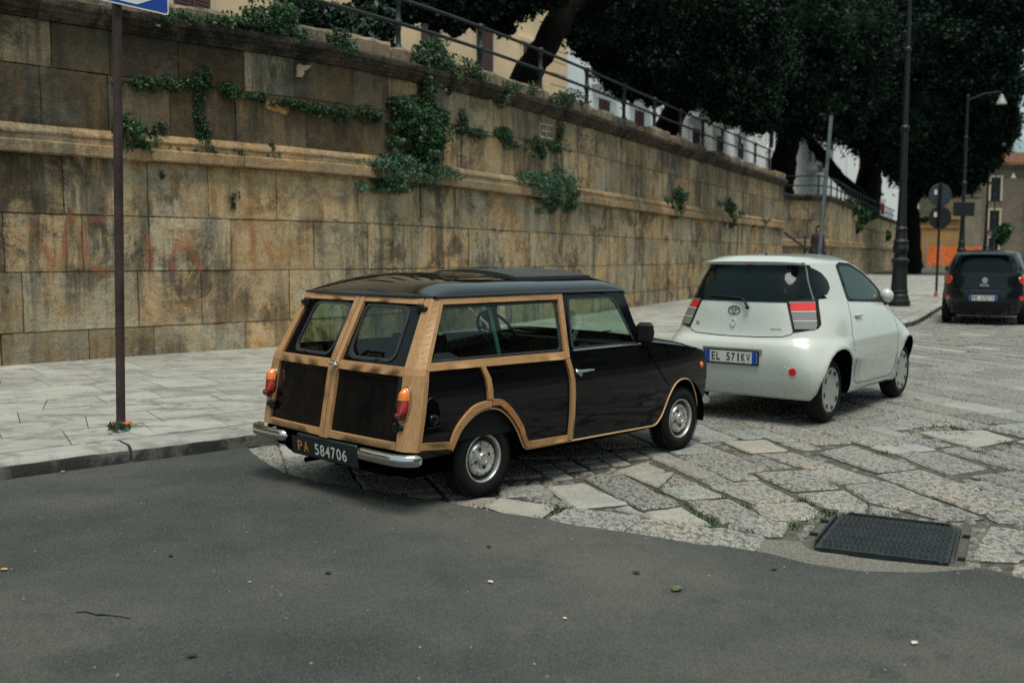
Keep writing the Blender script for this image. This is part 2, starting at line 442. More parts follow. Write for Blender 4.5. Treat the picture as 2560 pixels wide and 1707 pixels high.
# a thin darker lip of asphalt lapping over the first slabs
# stone slabs, laid in courses across the street
def slab_poly_ok(x, y): return not pin(x, y, asph)
MH = [gnd(*q) for q in [(2094, 1279), (2406, 1315), (2383, 1411), (2021, 1368)]]    # manhole corners
mhc = sum(MH, Vector()) / 4
def grow(poly, d):
    c = sum((Vector(p) for p in poly), Vector((0, 0))) / len(poly)
    return [tuple(c + (Vector(p) - c) * (1 + d / (Vector(p) - c).length)) for p in poly]
mh2 = [(p.x, p.y) for p in MH]
gravel_poly = [(p.x, p.y) for p in [gnd(*q) for q in [(1889, 1382), (1912, 1345), (2000, 1352), (2021, 1372), (2200, 1398), (2383, 1414), (2440, 1412), (2420, 1436), (2313, 1440), (2127, 1436), (1995, 1414)]]]
mb = MB(); th = R(107)                      # courses run at this bearing
ux, uy = Vector((math.cos(th), math.sin(th))), Vector((-math.sin(th), math.cos(th)))
prng = random.Random(21)
A_ = lambda L: [gnd(1120 + x / 1.768, 1100 + y / 1.768) for x, y in L]
B_ = lambda L: [gnd(1760 + x / 1.68, 1040 + y / 1.68) for x, y in L]
HAND = [(A_([(165, 290), (230, 252), (485, 290), (385, 352)]), 1.12, .05), (A_([(0, 262), (220, 250), (158, 290), (0, 300)]), .95, .3), (A_([(215, 205), (420, 195), (470, 235), (240, 248)]), .9, .4), (A_([(320, 252), (465, 238), (560, 292), (490, 288)]), .8, 1),
 (A_([(430, 205), (600, 190), (795, 278), (560, 297)]), 1.14, .08), (A_([(600, 165), (730, 130), (1035, 280), (850, 300), (795, 272)]), .84, 1), (A_([(740, 130), (870, 95), (965, 130), (800, 150)]), 1.02, .2), (A_([(800, 152), (1000, 140), (930, 205)]), 1.05, .1), (A_([(1003, 147), (1110, 195), (938, 210)]), .95, 1),
 (A_([(930, 213), (1110, 198), (1225, 245), (1040, 258)]), 1.08, .4), (A_([(800, 284), (895, 337), (730, 297)]), 1.05, .2), (A_([(420, 350), (520, 303), (600, 300), (860, 337), (745, 414)]), 1.08, .8), (A_([(872, 314), (1035, 294), (1170, 375), (905, 342)]), 1.14, .1),
 ([gnd(*q) for q in ((1547, 1335), (1604, 1297), (1663, 1300), (1787, 1320), (1814, 1319), (1917, 1341), (1888, 1384))], 1.06, .9), (B_([(85, 458), (150, 432), (360, 445), (330, 500), (270, 498)]), 1.06, .7), ([gnd(*q) for q in ((1709, 1250), (1822, 1245), (1831, 1248), (1918, 1295), (1802, 1302), (1770, 1285))], .96, .9),
 (B_([(20, 290), (225, 266), (400, 350), (200, 358)]), 1.0, .7), (B_([(200, 366), (420, 356), (495, 395), (465, 425), (270, 430)]), 1.08, .6), (B_([(390, 320), (590, 306), (690, 365), (670, 395), (495, 375)]), 1.06, .6), (B_([(205, 235), (440, 223), (570, 298), (372, 310)]), .96, .9), (B_([(80, 105), (260, 98), (355, 143), (190, 150)]), 1.1, .1),
 (B_([(228, 156), (366, 149), (552, 206), (438, 219)]), 1.0, .7), (B_([(430, 228), (560, 211), (735, 266), (562, 278)]), 1.02, .5), (B_([(582, 285), (770, 268), (1020, 370), (820, 385), (692, 350)]), 1.02, .8), (B_([(480, 150), (620, 122), (900, 216), (722, 233)]), .98, .7), (B_([(722, 243), (905, 224), (1165, 305), (940, 328)]), 1.04, .9),
 (B_([(800, 152), (990, 146), (1190, 215), (1022, 240)]), .95, .9), (B_([(692, 370), (825, 393), (780, 409), (694, 399)]), .9, .5), (B_([(835, 388), (1050, 378), (1180, 425), (1012, 434)]), .86, .9), (B_([(962, 333), (1190, 311), (1370, 365), (1370, 400), (1160, 404)]), 1.0, .9), (B_([(1157, 520), (1202, 455), (1370, 478), (1370, 585)]), 1.0, .9),
 (B_([(1125, 597), (1155, 531), (1345, 588), (1322, 607)]), 1.08, .6), (B_([(1180, 410), (1370, 388), (1370, 448), (1232, 440)]), .95, .8), (B_([(900, 62), (1180, 56), (1300, 95), (1130, 128)]), 1.12, .06), (B_([(1290, 660), (1300, 622), (1370, 615), (1370, 680)]), 1.05, .8)]
HP = [[(p.x, p.y) for p in h] for h, _, _ in HAND]
LAID = []
def lay(W, col, nseg, tz, tx, ty):
    if min(p.y for p in W) < 10: LAID.append([(p.x, p.y) for p in W])
    W = [Vector((p.x, p.y)) for p in W]; k = len(W); c_ = sum(W, Vector((0, 0))) / k; W = [p + (p - c_).normalized() * (.008 if k > 4 or nseg > 6 else .003) for p in W]
    ar = sum(W[i].x * W[(i + 1) % k].y - W[(i + 1) % k].x * W[i].y for i in range(k))
    if ar < 0: W = W[::-1]
    cen = sum(W, Vector((0, 0))) / k; out = []
    for i in range(k):
        a, b = W[i], W[(i + 1) % k]; ns = max(1, int(nseg * min(1, (b - a).length / .25)))
        for t in range(ns):
            p = a.lerp(b, (t + .15) / (ns + .3)); p = p + (p - cen).normalized() * (prng.uniform(-.010, .004) if nseg > 1 else 0) - (p - cen).normalized() * .001
            out.append(p)
    n = len(out); zf = lambda p, dz=0: tz + (p.x - cen.x) * tx + (p.y - cen.y) * ty + dz
    top = [cen + (p - cen) * (1 - .018 / max(.05, (p - cen).length)) for p in out]
    V = [(p.x, p.y, zf(p)) for p in top] + [(p.x, p.y, zf(p, -.013)) for p in out] + [(p.x, p.y, -.045) for p in out]
    mb.add(V, [tuple(range(n))] + [(i, n + i, n + (i + 1) % n, (i + 1) % n) for i in range(n)], False, col=col); mb.add(V, [(n + i, 2 * n + i, 2 * n + (i + 1) % n, n + (i + 1) % n) for i in range(n)], False, col=tuple(x * .35 for x in col[:3]) + (1,))
for h, tone, rg in HAND:
    wv = prng.uniform(-.01, .05); lay(h, (tone * (1 + wv), tone, tone * (1 - wv), rg), 7, prng.uniform(-.003, .004), prng.uniform(-.005, .005), prng.uniform(-.005, .005))
row_v = -92.0; row_i = 0
while row_v < 8:
    far = row_v < -24
    w = prng.uniform(.36, .47) * (2.4 if far else 1); u = -3 + prng.uniform(0, .7); bend = prng.uniform(-.004, .004)
    while u < 96:
        l = prng.uniform(.44, .86) * (2.4 if far or u > 26 else 1.0)
        cx, cy = ux * (u + l / 2) + uy * (row_v + w / 2)
        c = Vector((cx, cy)); u0 = u; u += l
        if cy < 3.2 or cy > 92 or cx > 6 + cy * .62 or cx < -4: continue
        sk = KP.nearest(cx, cy); kp = KP(sk); T = KP(sk + .1) - KP(sk - .1)
        if (cx - kp.x) * T.y - (cy - kp.y) * T.x < -.1: continue
        g = .004 if cy < 16 else .012; j = lambda: prng.uniform(-.018, .018) * (1 if cy < 20 else 2); sk_ = prng.uniform(-.05, .05)
        q = [(u0 + g + j(), row_v + g + j() * .4), (u0 + l - g + j(), row_v + g + j() * .4), (u0 + l - g + j() + sk_, row_v + w - g + j() * .4), (u0 + g + j() + sk_, row_v + w - g + j() * .4)]
        W = [ux * a + uy * b for a, b in q]
        if pin(cx, cy, asph) and all(pin(p.x, p.y, asph) for p in W): continue
        m2 = grow(mh2, .10)
        near = cy < 9.5
        clash = lambda W: any(pin(p.x, p.y, m2) or pin(p.x, p.y, gravel_poly) or any(pin(p.x, p.y, h) for h in HP) for p in W + [sum(W, Vector((0, 0))) / 4] + [(W[i] + W[(i + 1) % 4]) / 2 for i in range(4)]) or any(pin(p.x, p.y, [tuple(v) for v in W]) for p in MH + [Vector(q) for h in HP for q in h])
        quads = [W]
        if near and clash(W):
            quads = []
            B = lambda u, v: W[0].lerp(W[1], u).lerp(W[3].lerp(W[2], u), v)
            for i4 in range(3):
                for j4 in range(2):
                    Q = [B(i4 / 3 + .01, j4 / 2 + .012), B((i4 + 1) / 3 - .01, j4 / 2 + .012), B((i4 + 1) / 3 - .01, (j4 + 1) / 2 - .012), B(i4 / 3 + .01, (j4 + 1) / 2 - .012)]
                    if not clash(Q): quads.append(Q)
            if not any(pin(p.x, p.y, h) for p in W + [c] for h in HP) and not any(pin(*q, [tuple(v) for v in W]) for h in HP for q in h): quads = quads
        tone = prng.uniform(.80, 1.04); warm = prng.uniform(-.03, .04); rg = prng.uniform(.35, 1.0)
        if prng.random() < .10: tone = prng.uniform(1.04, 1.16); rg = prng.uniform(.0, .2)
        if prng.random() < .10: tone *= .8
        if cy > 8: warm -= .02
        tz, tx, ty = prng.uniform(-.004, .004), prng.uniform(-.007, .007), prng.uniform(-.007, .007)
        for Q in quads: lay(Q, (tone * (1 + warm), tone, tone * (1 - warm), rg), (6 if cy < 14 else 1) if len(quads) == 1 else 3, tz, tx, ty)
    row_v += w; row_i += 1
# small stones packed into the leftover gaps
gy = 4.5
BB = [(min(p[0] for p in h), max(p[0] for p in h), min(p[1] for p in h), max(p[1] for p in h), h) for h in LAID]
def taken(x, y): return any(a <= x <= b and c <= y <= d and pin(x, y, h) for a, b, c, d, h in BB)
while gy < 9.6:
    gx = -2.2
    while gx < 5.2:
        cw, ch = prng.uniform(.07, .13), .085; x0 = gx; gx += cw
        kp = KP(KP.nearest(x0, gy))
        if not (x0 - .55 < .514 * gy and gy > 3.9): continue
        T = KP(KP.nearest(x0, gy) + .1) - kp
        if (x0 - kp.x) * T.y - (gy - kp.y) * T.x < .05: continue
        Q = [Vector((x0 + .006, gy + .006)), Vector((x0 + cw - .006, gy + prng.uniform(0, .012))), Vector((x0 + cw - .006, gy + ch - .006)), Vector((x0 + .006, gy + ch - .006))]
        if any(taken(p.x, p.y) or pin(p.x, p.y, asph) or pin(p.x, p.y, gravel_poly) or pin(p.x, p.y, m2) for p in Q + [sum(Q, Vector((0, 0))) / 4]): continue
        t = prng.uniform(.5, .85); lay(Q, (t * 1.03, t, t * .93, .8), 2, prng.uniform(-.012, -.004), 0, 0)
    gy += .085
paving = struct(mb.build('stone_paving', M_SLAB))

mb = MB(); V, _, Fs, *_ = delaunay_2d_cdt([Vector(p) for p in dens(gravel_poly, .06)], [(i, (i + 1) % len(dens(gravel_poly, .06))) for i in range(len(dens(gravel_poly, .06)))], [], 1, 1e-6)
mb.add([(v.x + rng.uniform(-.01, .01), v.y + rng.uniform(-.01, .01), -.004) for v in V], [list(f) for f in Fs]); struct(mb.build('gravel_patch', M_GRAVEL))

# manhole cover with cast studs, small cobbles round it
M_CAST = simple('cast_iron_cover', (.014, .020, .022), .6, .2, var=.6, vs=7, bump=.4)
mh = empty('manhole_cover', (mhc.x, mhc.y, 0), 0, 'dark rectangular cast iron manhole cover with rows of studs set into the stone paving', 'manhole cover')
def mhq(u, v, z):
    a = MH[0].lerp(MH[1], u); b = MH[3].lerp(MH[2], u); p = a.lerp(b, v); return Vector((p.x - mhc.x, p.y - mhc.y, z))
def quadbox(mb, f, u0, u1, v0, v1, z0, z1, bev=.15, **k):
    du, dv = (u1 - u0) * bev, (v1 - v0) * bev
    V = [f(u0, v0, z0), f(u1, v0, z0), f(u1, v1, z0), f(u0, v1, z0), f(u0 + du, v0 + dv, z1), f(u1 - du, v0 + dv, z1), f(u1 - du, v1 - dv, z1), f(u0 + du, v1 - dv, z1)]
    mb.add(V, [(4, 5, 6, 7), (0, 1, 5, 4), (1, 2, 6, 5), (2, 3, 7, 6), (3, 0, 4, 7)], False, **k)
mb = MB(); quadbox(mb, mhq, .03, .97, .035, .965, -.05, -.004, .004); 
nu, nv = 22, 12
for i in range(nu):
    for j in range(nv):
        u, v = .06 + .88 * (i + .15 + (.35 if j % 2 else 0)) / nu, .07 + .86 * (j + .2) / nv
        if u < .93 and v < .93: quadbox(mb, mhq, u, u + .88 / nu * .55, v, v + .86 / nv * .55, -.005, .011, .2)
mb.build('cover_plate', M_CAST, mh)
mb = MB()
for (u0, u1, v0, v1) in ((0, 1, 0, .028), (0, 1, .972, 1), (0, .022, .028, .972), (.978, 1, .028, .972)): quadbox(mb, mhq, u0, u1, v0, v1, -.05, .008, .1)
mb.build('frame', M_CAST, mh)
for (u, v) in ((-.05, .25), (-.05, .62), (1.045, .22), (1.045, .8)):
    mb = MB(); quadbox(mb, mhq, u - .035, u + .035, v - .015, v + .015, -.04, -.002, .1); mb.build('anchor_lug', M_CAST, mh)
mb = MB(); crng = random.Random(4)
def cob(u0, u1, v0, v1):
    t = crng.uniform(.55, .85); quadbox(mb, lambda u, v, z: mhq(u, v, z) + mhc.xy.to_3d(), u0, u1, v0, v1, -.04, crng.uniform(-.012, -.003), .1, col=(t, t * .97, t * .9))
for i in range(5): cob(-.17 + crng.uniform(-.01, .01), -.075, i * .2 + .01, i * .2 + .19)
for i in range(7): cob(1.06, 1.17 + crng.uniform(-.02, .02), i * .15 - .05, i * .15 + .09)
for i in range(8): cob(i * .13 - .02, i * .13 + .10, -.14, -.03)
struct(mb.build('cobble_edging', M_SLAB))

# pavement (raised) with slab joints, and kerb stones
mb = MB(); wrng = random.Random(3)
def K3(s, off, z): p = KP(s, off); return Vector((p.x, p.y, z))
s0 = 0.0
mb.grid(lambda s, o: K3(s, o, WALK_Z - .02), [i * .8 for i in range(int(KP.L / .8) + 1)], [-.2, -2, -4, -6.2, -8, -16], smooth=False, col=(.12, .12, .1))
walk_s = 0.0
while walk_s < min(KP.L, 75):
    l = .62 if walk_s < 40 else 1.2; off = -.30 - .0
    k = 0
    while off > -8.6:
        w = .62 if k < 4 else .95
        a = .5 if k % 2 else 0.0
        t = wrng.uniform(.9, 1.08); g = .004
        sA, sB, oA, oB = walk_s + a * l + g, walk_s + (1 + a) * l - g, off - g * 1.8, off - w + g * 1.8
        # diagonal joints: shear each slab
        q = [K3(sA, oA, WALK_Z), K3(sB, oA, WALK_Z), K3(sB + .12, oB, WALK_Z), K3(sA + .12, oB, WALK_Z)]
        q = [p + Vector((0, 0, wrng.uniform(-.0015, .0015))) for p in q]
        mb.add(q + [p - Vector((0, 0, .03)) for p in q], [(3, 2, 1, 0), (0, 1, 5, 4), (1, 2, 6, 5), (2, 3, 7, 6), (3, 0, 4, 7)], False, col=(t, t, t * .99))
        off -= w; k += 1
    walk_s += l
walk = struct(mb.build('pavement', M_WALK))
mb = MB(); s = .3
joints_at = [KP.nearest(-2.75, 7.22), KP.nearest(-1.78, 8.2)]
cuts = [joints_at[0]]
while cuts[-1] < KP.L - 3: cuts.append(cuts[-1] + (1.28 if len(cuts) == 1 else wrng.uniform(1.3, 2.1)))
while cuts[0] > 2: cuts.insert(0, cuts[0] - wrng.uniform(1.4, 2.0))
for sA, sB in zip(cuts[:-1], cuts[1:]):
    n = max(2, int((sB - sA) / .09)); t = wrng.uniform(.92, 1.08); dz = wrng.uniform(-.006, .006); do = wrng.uniform(-.012, .012)
    prof = [(-.30, WALK_Z - .05), (-.30, WALK_Z - .003), (-.285, WALK_Z + .002), (-.06, WALK_Z - .002), (-.025, WALK_Z - .012), (-.004, WALK_Z - .036), (.004, WALK_Z - .07), (.0, -.05)]
    ss = [sA + .012 + (sB - sA - .024) * i / n for i in range(n + 1)]
    rows = []
    for i, a in enumerate(ss):
        e = .012 if i in (0, n) else 0
        rows.append([K3(a, o + do - (e if o > -.1 else 0) + (wrng.uniform(-.012, .005) if -.07 < o else 0), z + dz - e * .4 + (wrng.uniform(-.003, .003) if -.2 < o else 0)) for o, z in prof])
    m = len(prof); V = [p for r in rows for p in r]
    mb.add(V, [(i * m + j, (i + 1) * m + j, (i + 1) * m + j + 1, i * m + j + 1) for i in range(n) for j in range(m - 3)], True, col=(t, t, t)); mb.add(V, [(i * m + j, (i + 1) * m + j, (i + 1) * m + j + 1, i * m + j + 1) for i in range(n) for j in range(m - 3, m - 1)], True, col=(t * .09,) * 3)  # front face tinted near black: grime plus shade put into the colour
    mb.add(rows[0], [tuple(range(m))], False, col=(t * .6,) * 3); mb.add(rows[-1], [tuple(range(m))[::-1]], False, col=(t * .6,) * 3)
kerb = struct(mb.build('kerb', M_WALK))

# ------------------------------------------------------------------ retaining wall
wall = empty('retaining_wall', W3(WP.px(860), WALK_Z), 0, 'tall weathered ochre stone retaining wall with a moulding and dark cornice running behind the parked cars', 'stone wall')
wl = wall.location
def part(mb, name, mat, parent):
    """children of an un-rotated empty: shift world geometry into its frame"""
    l = parent.location if parent.parent is None else parent.matrix_basis.translation
    mb.v = [(x - l.x, y - l.y, z - l.z) for x, y, z in mb.v]
    return mb.build(name, mat, parent)
def blocks(mb, srange, zlo, zhi, lmin, lmax, r, tone=(.8, 1.15), W=None, dark=None, cutlist=None):
    W = W or W3
    s, end = srange
    while s < end - .05:
        l = r.uniform(lmin, lmax); e = min(s + l, end)
        if end - e < .35: e = end
        d = r.uniform(-.005, .012); t = r.uniform(*tone); wv = r.uniform(-.14, .10)
        if dark: t *= dark(s, r)
        col = (t * (1 + wv), t, t * (1 - wv * 1.2))
        b = .008; fin = W is W3 and s < FINE_S; n = max(1, int((e - s) / (.11 if fin else .45))); nz = max(3, int((zhi(s) - zlo(s)) / .11)) if fin else 3
        ss = [s, s + b] + [s + (e - s) * i / n for i in range(1, n)] + [e - b, e]
        zs = lambda a: [zlo(a), zlo(a) + b] + [zlo(a) + (zhi(a) - zlo(a)) * k / nz for k in range(1, nz)] + [zhi(a) - b, zhi(a)]
        V = []; m = nz + 3; chip = r.uniform(.004, .03)
        for i, a in enumerate(ss):
            for j, z in enumerate(zs(a)):
                edge_ = i in (0, len(ss) - 1) or j in (0, m - 1); near_e = i in (1, len(ss) - 2) or j in (1, m - 2)
                q3 = Vector((a * 3.1 + d * 900, z * 3.1, 0)); nn = mnoise.noise(q3) * .012 + mnoise.noise(q3 * 3.7) * .006 if fin else r.uniform(-.003, .003)
                o = -.022 if edge_ else d + nn
                if near_e and not edge_: o -= chip * max(0, mnoise.noise(Vector((a * 5, z * 5, 9))) * 1.6)
                wob = .006 * mnoise.noise(Vector((a * 7, z * 7, 4))) if edge_ or near_e else 0
                V.append(W(a + wob, z + wob, o))
        q_ = [(i, j, (i * m + j, (i + 1) * m + j, (i + 1) * m + j + 1, i * m + j + 1)) for i in range(len(ss) - 1) for j in range(m - 1)]
        isb = lambda i, j: i in (0, len(ss) - 2) or j in (0, m - 2)
        mb.add(V, [f for i, j, f in q_ if not isb(i, j)], fin, col=col); mb.add(V, [f for i, j, f in q_ if isb(i, j)], False, col=tuple(x * .36 for x in col))
        s = e
wr = random.Random(11)
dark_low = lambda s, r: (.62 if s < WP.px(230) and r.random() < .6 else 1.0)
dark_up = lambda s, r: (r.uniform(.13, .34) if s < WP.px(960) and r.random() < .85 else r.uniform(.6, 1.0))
mb = MB(); sA, sB = 0.0, WP.L
fr = [0.0, .19, .49, .78, 1.0]
base_z = lambda s: WALK_Z - .03
lowz = [(lambda s, k=k: base_z(s) + (mould_z(s) - base_z(s)) * k) for k in (0, .160, .445, .722, 1.0)]
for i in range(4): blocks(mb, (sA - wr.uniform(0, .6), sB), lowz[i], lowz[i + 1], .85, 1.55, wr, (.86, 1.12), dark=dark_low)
mt = lambda s: mould_z(s) + .36
up = [mt, lambda s: mt(s) + (CORN_Z - mt(s)) * .56, lambda s: CORN_Z]
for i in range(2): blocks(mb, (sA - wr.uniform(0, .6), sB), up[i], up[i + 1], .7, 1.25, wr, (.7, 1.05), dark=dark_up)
# solid core behind the facing and the return at the far end
core = [(-.03, WALK_Z - .05), (-.03, 4.6), (-.9, 4.6), (-.9, WALK_Z - .05)]
ss = [sA + (sB - sA) * i / 90 for i in range(91)]
mb.add([W3(s, z, o) for s in ss for o, z in core], [(i * 4 + j, (i + 1) * 4 + j, (i + 1) * 4 + (j + 1) % 4, i * 4 + (j + 1) % 4) for i in range(90) for j in range(4)], False, col=(.25, .24, .2))
endn = (WP(sB) - WP(sB - .3)).normalized()
def WE(a, z, off): p = WP(sB) + Vector((-endn.y, endn.x)) * a + endn * off; return Vector((p.x, p.y, z))
for z0, z1 in ((.1, .5), (.5, 1.2), (1.2, 1.9), (1.9, 2.61), (2.97, 3.7), (3.7, CORN_Z)):
    blocks(mb, (0, .9), lambda s: z0, lambda s: z1, .5, .9, wr, W=lambda a, z, o: WE(a, z, o + .01))
part(mb, 'wall_face', M_WALL, wall)
def sweep(mb, prof, srange, step, r, jit=.004, tone=(.85, 1.1), seg=(.8, 1.6), zf=None, W=None, gap=.006, caps=True):
    """moulded course made of separate stones; prof = [(off, dz)]"""
    W = W or W3
    s, end = srange
    while s < end - .02:
        e = min(s + r.uniform(*seg), end); n = max(1, int((e - s) / step)); t = r.uniform(*tone); wv = r.uniform(-.06, .08); col = (t * (1 + wv), t, t * (1 - wv))
        dz = r.uniform(-.004, .004); do = r.uniform(-.008, .008); m = len(prof)
        V = [W(a, zf(a) + z + dz + r.uniform(-jit, jit), o + do + r.uniform(-jit, jit)) for a in [s + gap / 2 + (e - s - gap) * i / n for i in range(n + 1)] for o, z in prof]
        mb.add(V, [(i * m + j, (i + 1) * m + j, (i + 1) * m + j + 1, i * m + j + 1) for i in range(n) for j in range(m - 1)], False, col=col)
        if caps: mb.add(V[:m], [tuple(range(m))], False, col=col); mb.add(V[-m:], [tuple(range(m))[::-1]], False, col=col)
        s = e
mould_prof = [(-.04, .0), (.125, .0), (.135, .02), (.135, .145), (.12, .16), (.075, .165), (.075, .235), (.085, .25), (.085, .275), (.07, .305), (.045, .335), (.015, .36), (-.04, .375)]
mb = MB(); sweep(mb, mould_prof, (sA, sB), .3, wr, zf=mould_z, seg=(.7, 1.5), tone=(.75, 1.15)); part(mb, 'moulding', M_MOULD, wall)
corn_prof = [(-.04, .0), (.05, .0), (.055, .03), (.09, .045), (.095, .085), (.14, .10), (.145, .15), (.19, .165), (.20, .22), (.20, .255), (.12, .275), (-.2, .285)]
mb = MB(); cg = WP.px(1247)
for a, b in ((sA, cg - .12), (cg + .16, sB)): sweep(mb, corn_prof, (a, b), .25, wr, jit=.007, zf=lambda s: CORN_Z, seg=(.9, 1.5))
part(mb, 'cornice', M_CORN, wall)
# parapet of worn blocks above the cornice
mb = MB(); s = sA
while s < sB:
    l = wr.uniform(.7, 1.15); e = min(s + l, sB)
    if wr.random() < .93:
        h = wr.uniform(.2, .29); t = wr.uniform(.65, 1.15); n = 5; V = []
        ztop = lambda k: h - (wr.uniform(.03, .12) if k in (0, n) and wr.random() < .6 else wr.uniform(0, .03))
        prof = lambda k: [(.06, .275), (.065, .275 + ztop(k) * .8), (.03, .275 + ztop(k)), (-.42, .275 + h), (-.42, .2)]
        for k in range(n + 1):
            for o, z in prof(k): V.append(W3(s + .012 + (e - s - .024) * k / n, CORN_Z + z + wr.uniform(-.008, .008), o + wr.uniform(-.012, .012)))
        mb.add(V, [(i * 5 + j, (i + 1) * 5 + j, (i + 1) * 5 + j + 1, i * 5 + j + 1) for i in range(n) for j in range(4)], False, col=(t * 1.03, t, t * .95))
        mb.add(V[:5], [(0, 1, 2, 3, 4)], False, col=(t * 1.2, t * 1.1, t)); mb.add(V[-5:], [(4, 3, 2, 1, 0)], False, col=(t, t, t))
    s = e
part(mb, 'parapet', M_PARA, wall)
# freshly broken faces where stone has spalled off
M_SPALL = simple('spalled_stone', (.34, .19, .075), .95, var=.6, vs=12, bump=.8, bs=40)
M_SPALL2 = simple('pale_spalled_stone', (.42, .31, .21), .95, var=.4, vs=9, bump=.8, bs=40)
def wall_patch(name, mat, pts, off=.022, th=.03):
    P = []
    for (px, py) in pts:
        s = WP.px(px); q = WP(s, off); d = ray(px, py); z = CAM_H + d.z * (q.y / d.y); P.append((s, z))
    P = [(a + .03 * mnoise.noise(Vector((a * 14, b * 14, 1))) + rng.uniform(-.008, .008), b + .03 * mnoise.noise(Vector((a * 14, b * 14, 5))) + rng.uniform(-.008, .008)) for a, b in dens(P, .03)]
    mb = MB(); panel(mb, P, lambda s, z, t: W3(s, z, t + .006 * mnoise.noise(Vector((s * 9, z * 9, 0)))), off, off - th, step=.08)
    return part(mb, name, mat, wall)
wall_patch('spalled_patch', M_SPALL, [(672, 254), (700, 252), (728, 262), (738, 270), (726, 284), (712, 286), (690, 276), (676, 266)])
wall_patch('spalled_patch', M_SPALL2, [(752, 162), (797, 164), (783, 178), (764, 192), (750, 188)])
wall_patch('spalled_patch', M_SPALL2, [(1222, 210), (1240, 214), (1236, 246), (1226, 256), (1217, 236)], .03)
# white painted mark and red graffiti
def mark(name, mat, strokes, w, off=.03):
    mb = MB()
    for st in strokes:
        P = []
        for px, py in st:
            s = WP.px(px); q = WP(s, off); d = ray(px, py); P.append(Vector((s, CAM_H + d.z * (q.y / d.y))))
        L, Rr = [], []
        for i, p in enumerate(P):
            T = (P[min(i + 1, len(P) - 1)] - P[max(i - 1, 0)]).normalized(); nn = Vector((-T.y, T.x)) * w / 2
            L.append(p + nn); Rr.append(p - nn)
        poly = [tuple(p) for p in L + Rr[::-1]]
        panel(mb, poly, lambda s, z, t: W3(s, z, t), off, off - .012, step=.1, back=False)
    return part(mb, name, mat, wall)
def graffiti_mat():
    t = NT('faded_red_paint'); tr = t.n('ShaderNodeBsdfTransparent')
    mixs = t.n('ShaderNodeMixShader'); f = t.math('MULTIPLY', t.mr(t.noise(5, 7, .75), .38, .68), t.mr(t.noise(40, 4, .7), .3, .7, .35, 1))
    t.fin((.40, .085, .04), .95); t.t.links.new(f, mixs.inputs[0]); t.t.links.new(tr.outputs[0], mixs.inputs[1]); t.t.links.new(t.p.outputs[0], mixs.inputs[2])
    t.t.links.new(mixs.outputs[0], t.t.nodes['Material Output'].inputs[0]); return t.m
mark('graffiti', graffiti_mat(), [[(85, 555), (108, 600), (130, 645), (143, 685)], [(192, 536), (182, 580), (168, 620), (150, 660)],
    [(280, 545), (240, 550), (218, 575), (213, 610), (216, 640), (232, 668), (260, 680), (284, 676)], [(386, 585), (382, 620), (388, 650), (384, 676)],
    [(452, 600), (441, 640), (432, 680)], [(500, 575), (480, 610), (462, 628)], [(478, 622), (500, 645), (506, 680)], [(640, 550), (645, 600), (642, 680)], [(655, 575), (672, 610), (684, 650)]], .085)
M_WHITE = simple('chalk_white_paint', (.40, .38, .33), .9, var=.2, vs=20)
mark('painted_mark', M_WHITE, [[(1347, 309), (1347, 340)], [(1347, 309), (1376, 316)], [(1352, 326), (1374, 331)], [(1347, 341), (1376, 348)], [(1362, 318), (1362, 338)]], .026)
# terrace behind the wall
mb = MB(); ss = [WP.L * i / 60 for i in range(61)]
mb.grid(lambda s, o: W3(s, TERR_Z - .28 - .0, o), ss, [-.4, -3, -8, -14, -20], smooth=False)
struct(mb.build('terrace', M_WALK))

# ================================================================== CARS
def paint(name, col, rough=.16, spec=.5, dirt=.12, coat=.8):
    t = NT(name); d = t.noise(3.5, 7, .7); 
    c = t.mix(t.mr(d, .45, .75, 0, dirt), col, (.16, .15, .13))
    r = t.mr(t.noise(5, 6, .65), .3, .75, rough, rough + (.05 if rough < .15 else .12))
    return t.fin(c, r, 0, None, Coat_Weight=coat, Coat_Roughness=.06, Specular_IOR_Level=spec)
M_BLACK = paint('black_paint', (.0022, .0028, .0042), .035, dirt=.008, coat=.0, spec=.3)
M_ROOF = paint('roof_paint', (.0022, .0032, .0052), .05, dirt=.006, coat=.7, spec=.35)
M_PEARL = paint('white_paint', (.52, .545, .50), .20, dirt=.09, coat=1.0)
M_TEALBLK = paint('dark_blue_paint', (.003, .007, .009), .2, dirt=.012, coat=.25, spec=.3)
M_SILV = paint('pale_silver_paint', (.55, .56, .56), .25)
M_TRIM = simple('black_plastic', (.005, .006, .006), .55, var=.2, bump=.1, Specular_IOR_Level=.3)
M_RUB = simple('window_rubber', (.018, .023, .025), .6, var=.2)
M_UNDER = simple('underbody', (.003, .003, .003), .95, Specular_IOR_Level=.0)
M_TYRE = simple('tyre_rubber', (.007, .008, .008), .85, var=.45, vs=9, bump=.3, bs=50, Specular_IOR_Level=.25)
M_CHROME = simple('chrome', (.62, .63, .62), .16, 1.0, var=.06, vs=20)
M_RIM = simple('rim_silver', (.50, .50, .47), .36, .6, var=.25, vs=14)
M_RIMD = simple('rim_recess', (.03, .03, .028), .7, .3, var=.3, vs=20)
M_SEAM = simple('panel_gap', (.02, .022, .02), .8)
M_SEAT = simple('seat_vinyl', (.007, .009, .009), .65, var=.3, Specular_IOR_Level=.25)
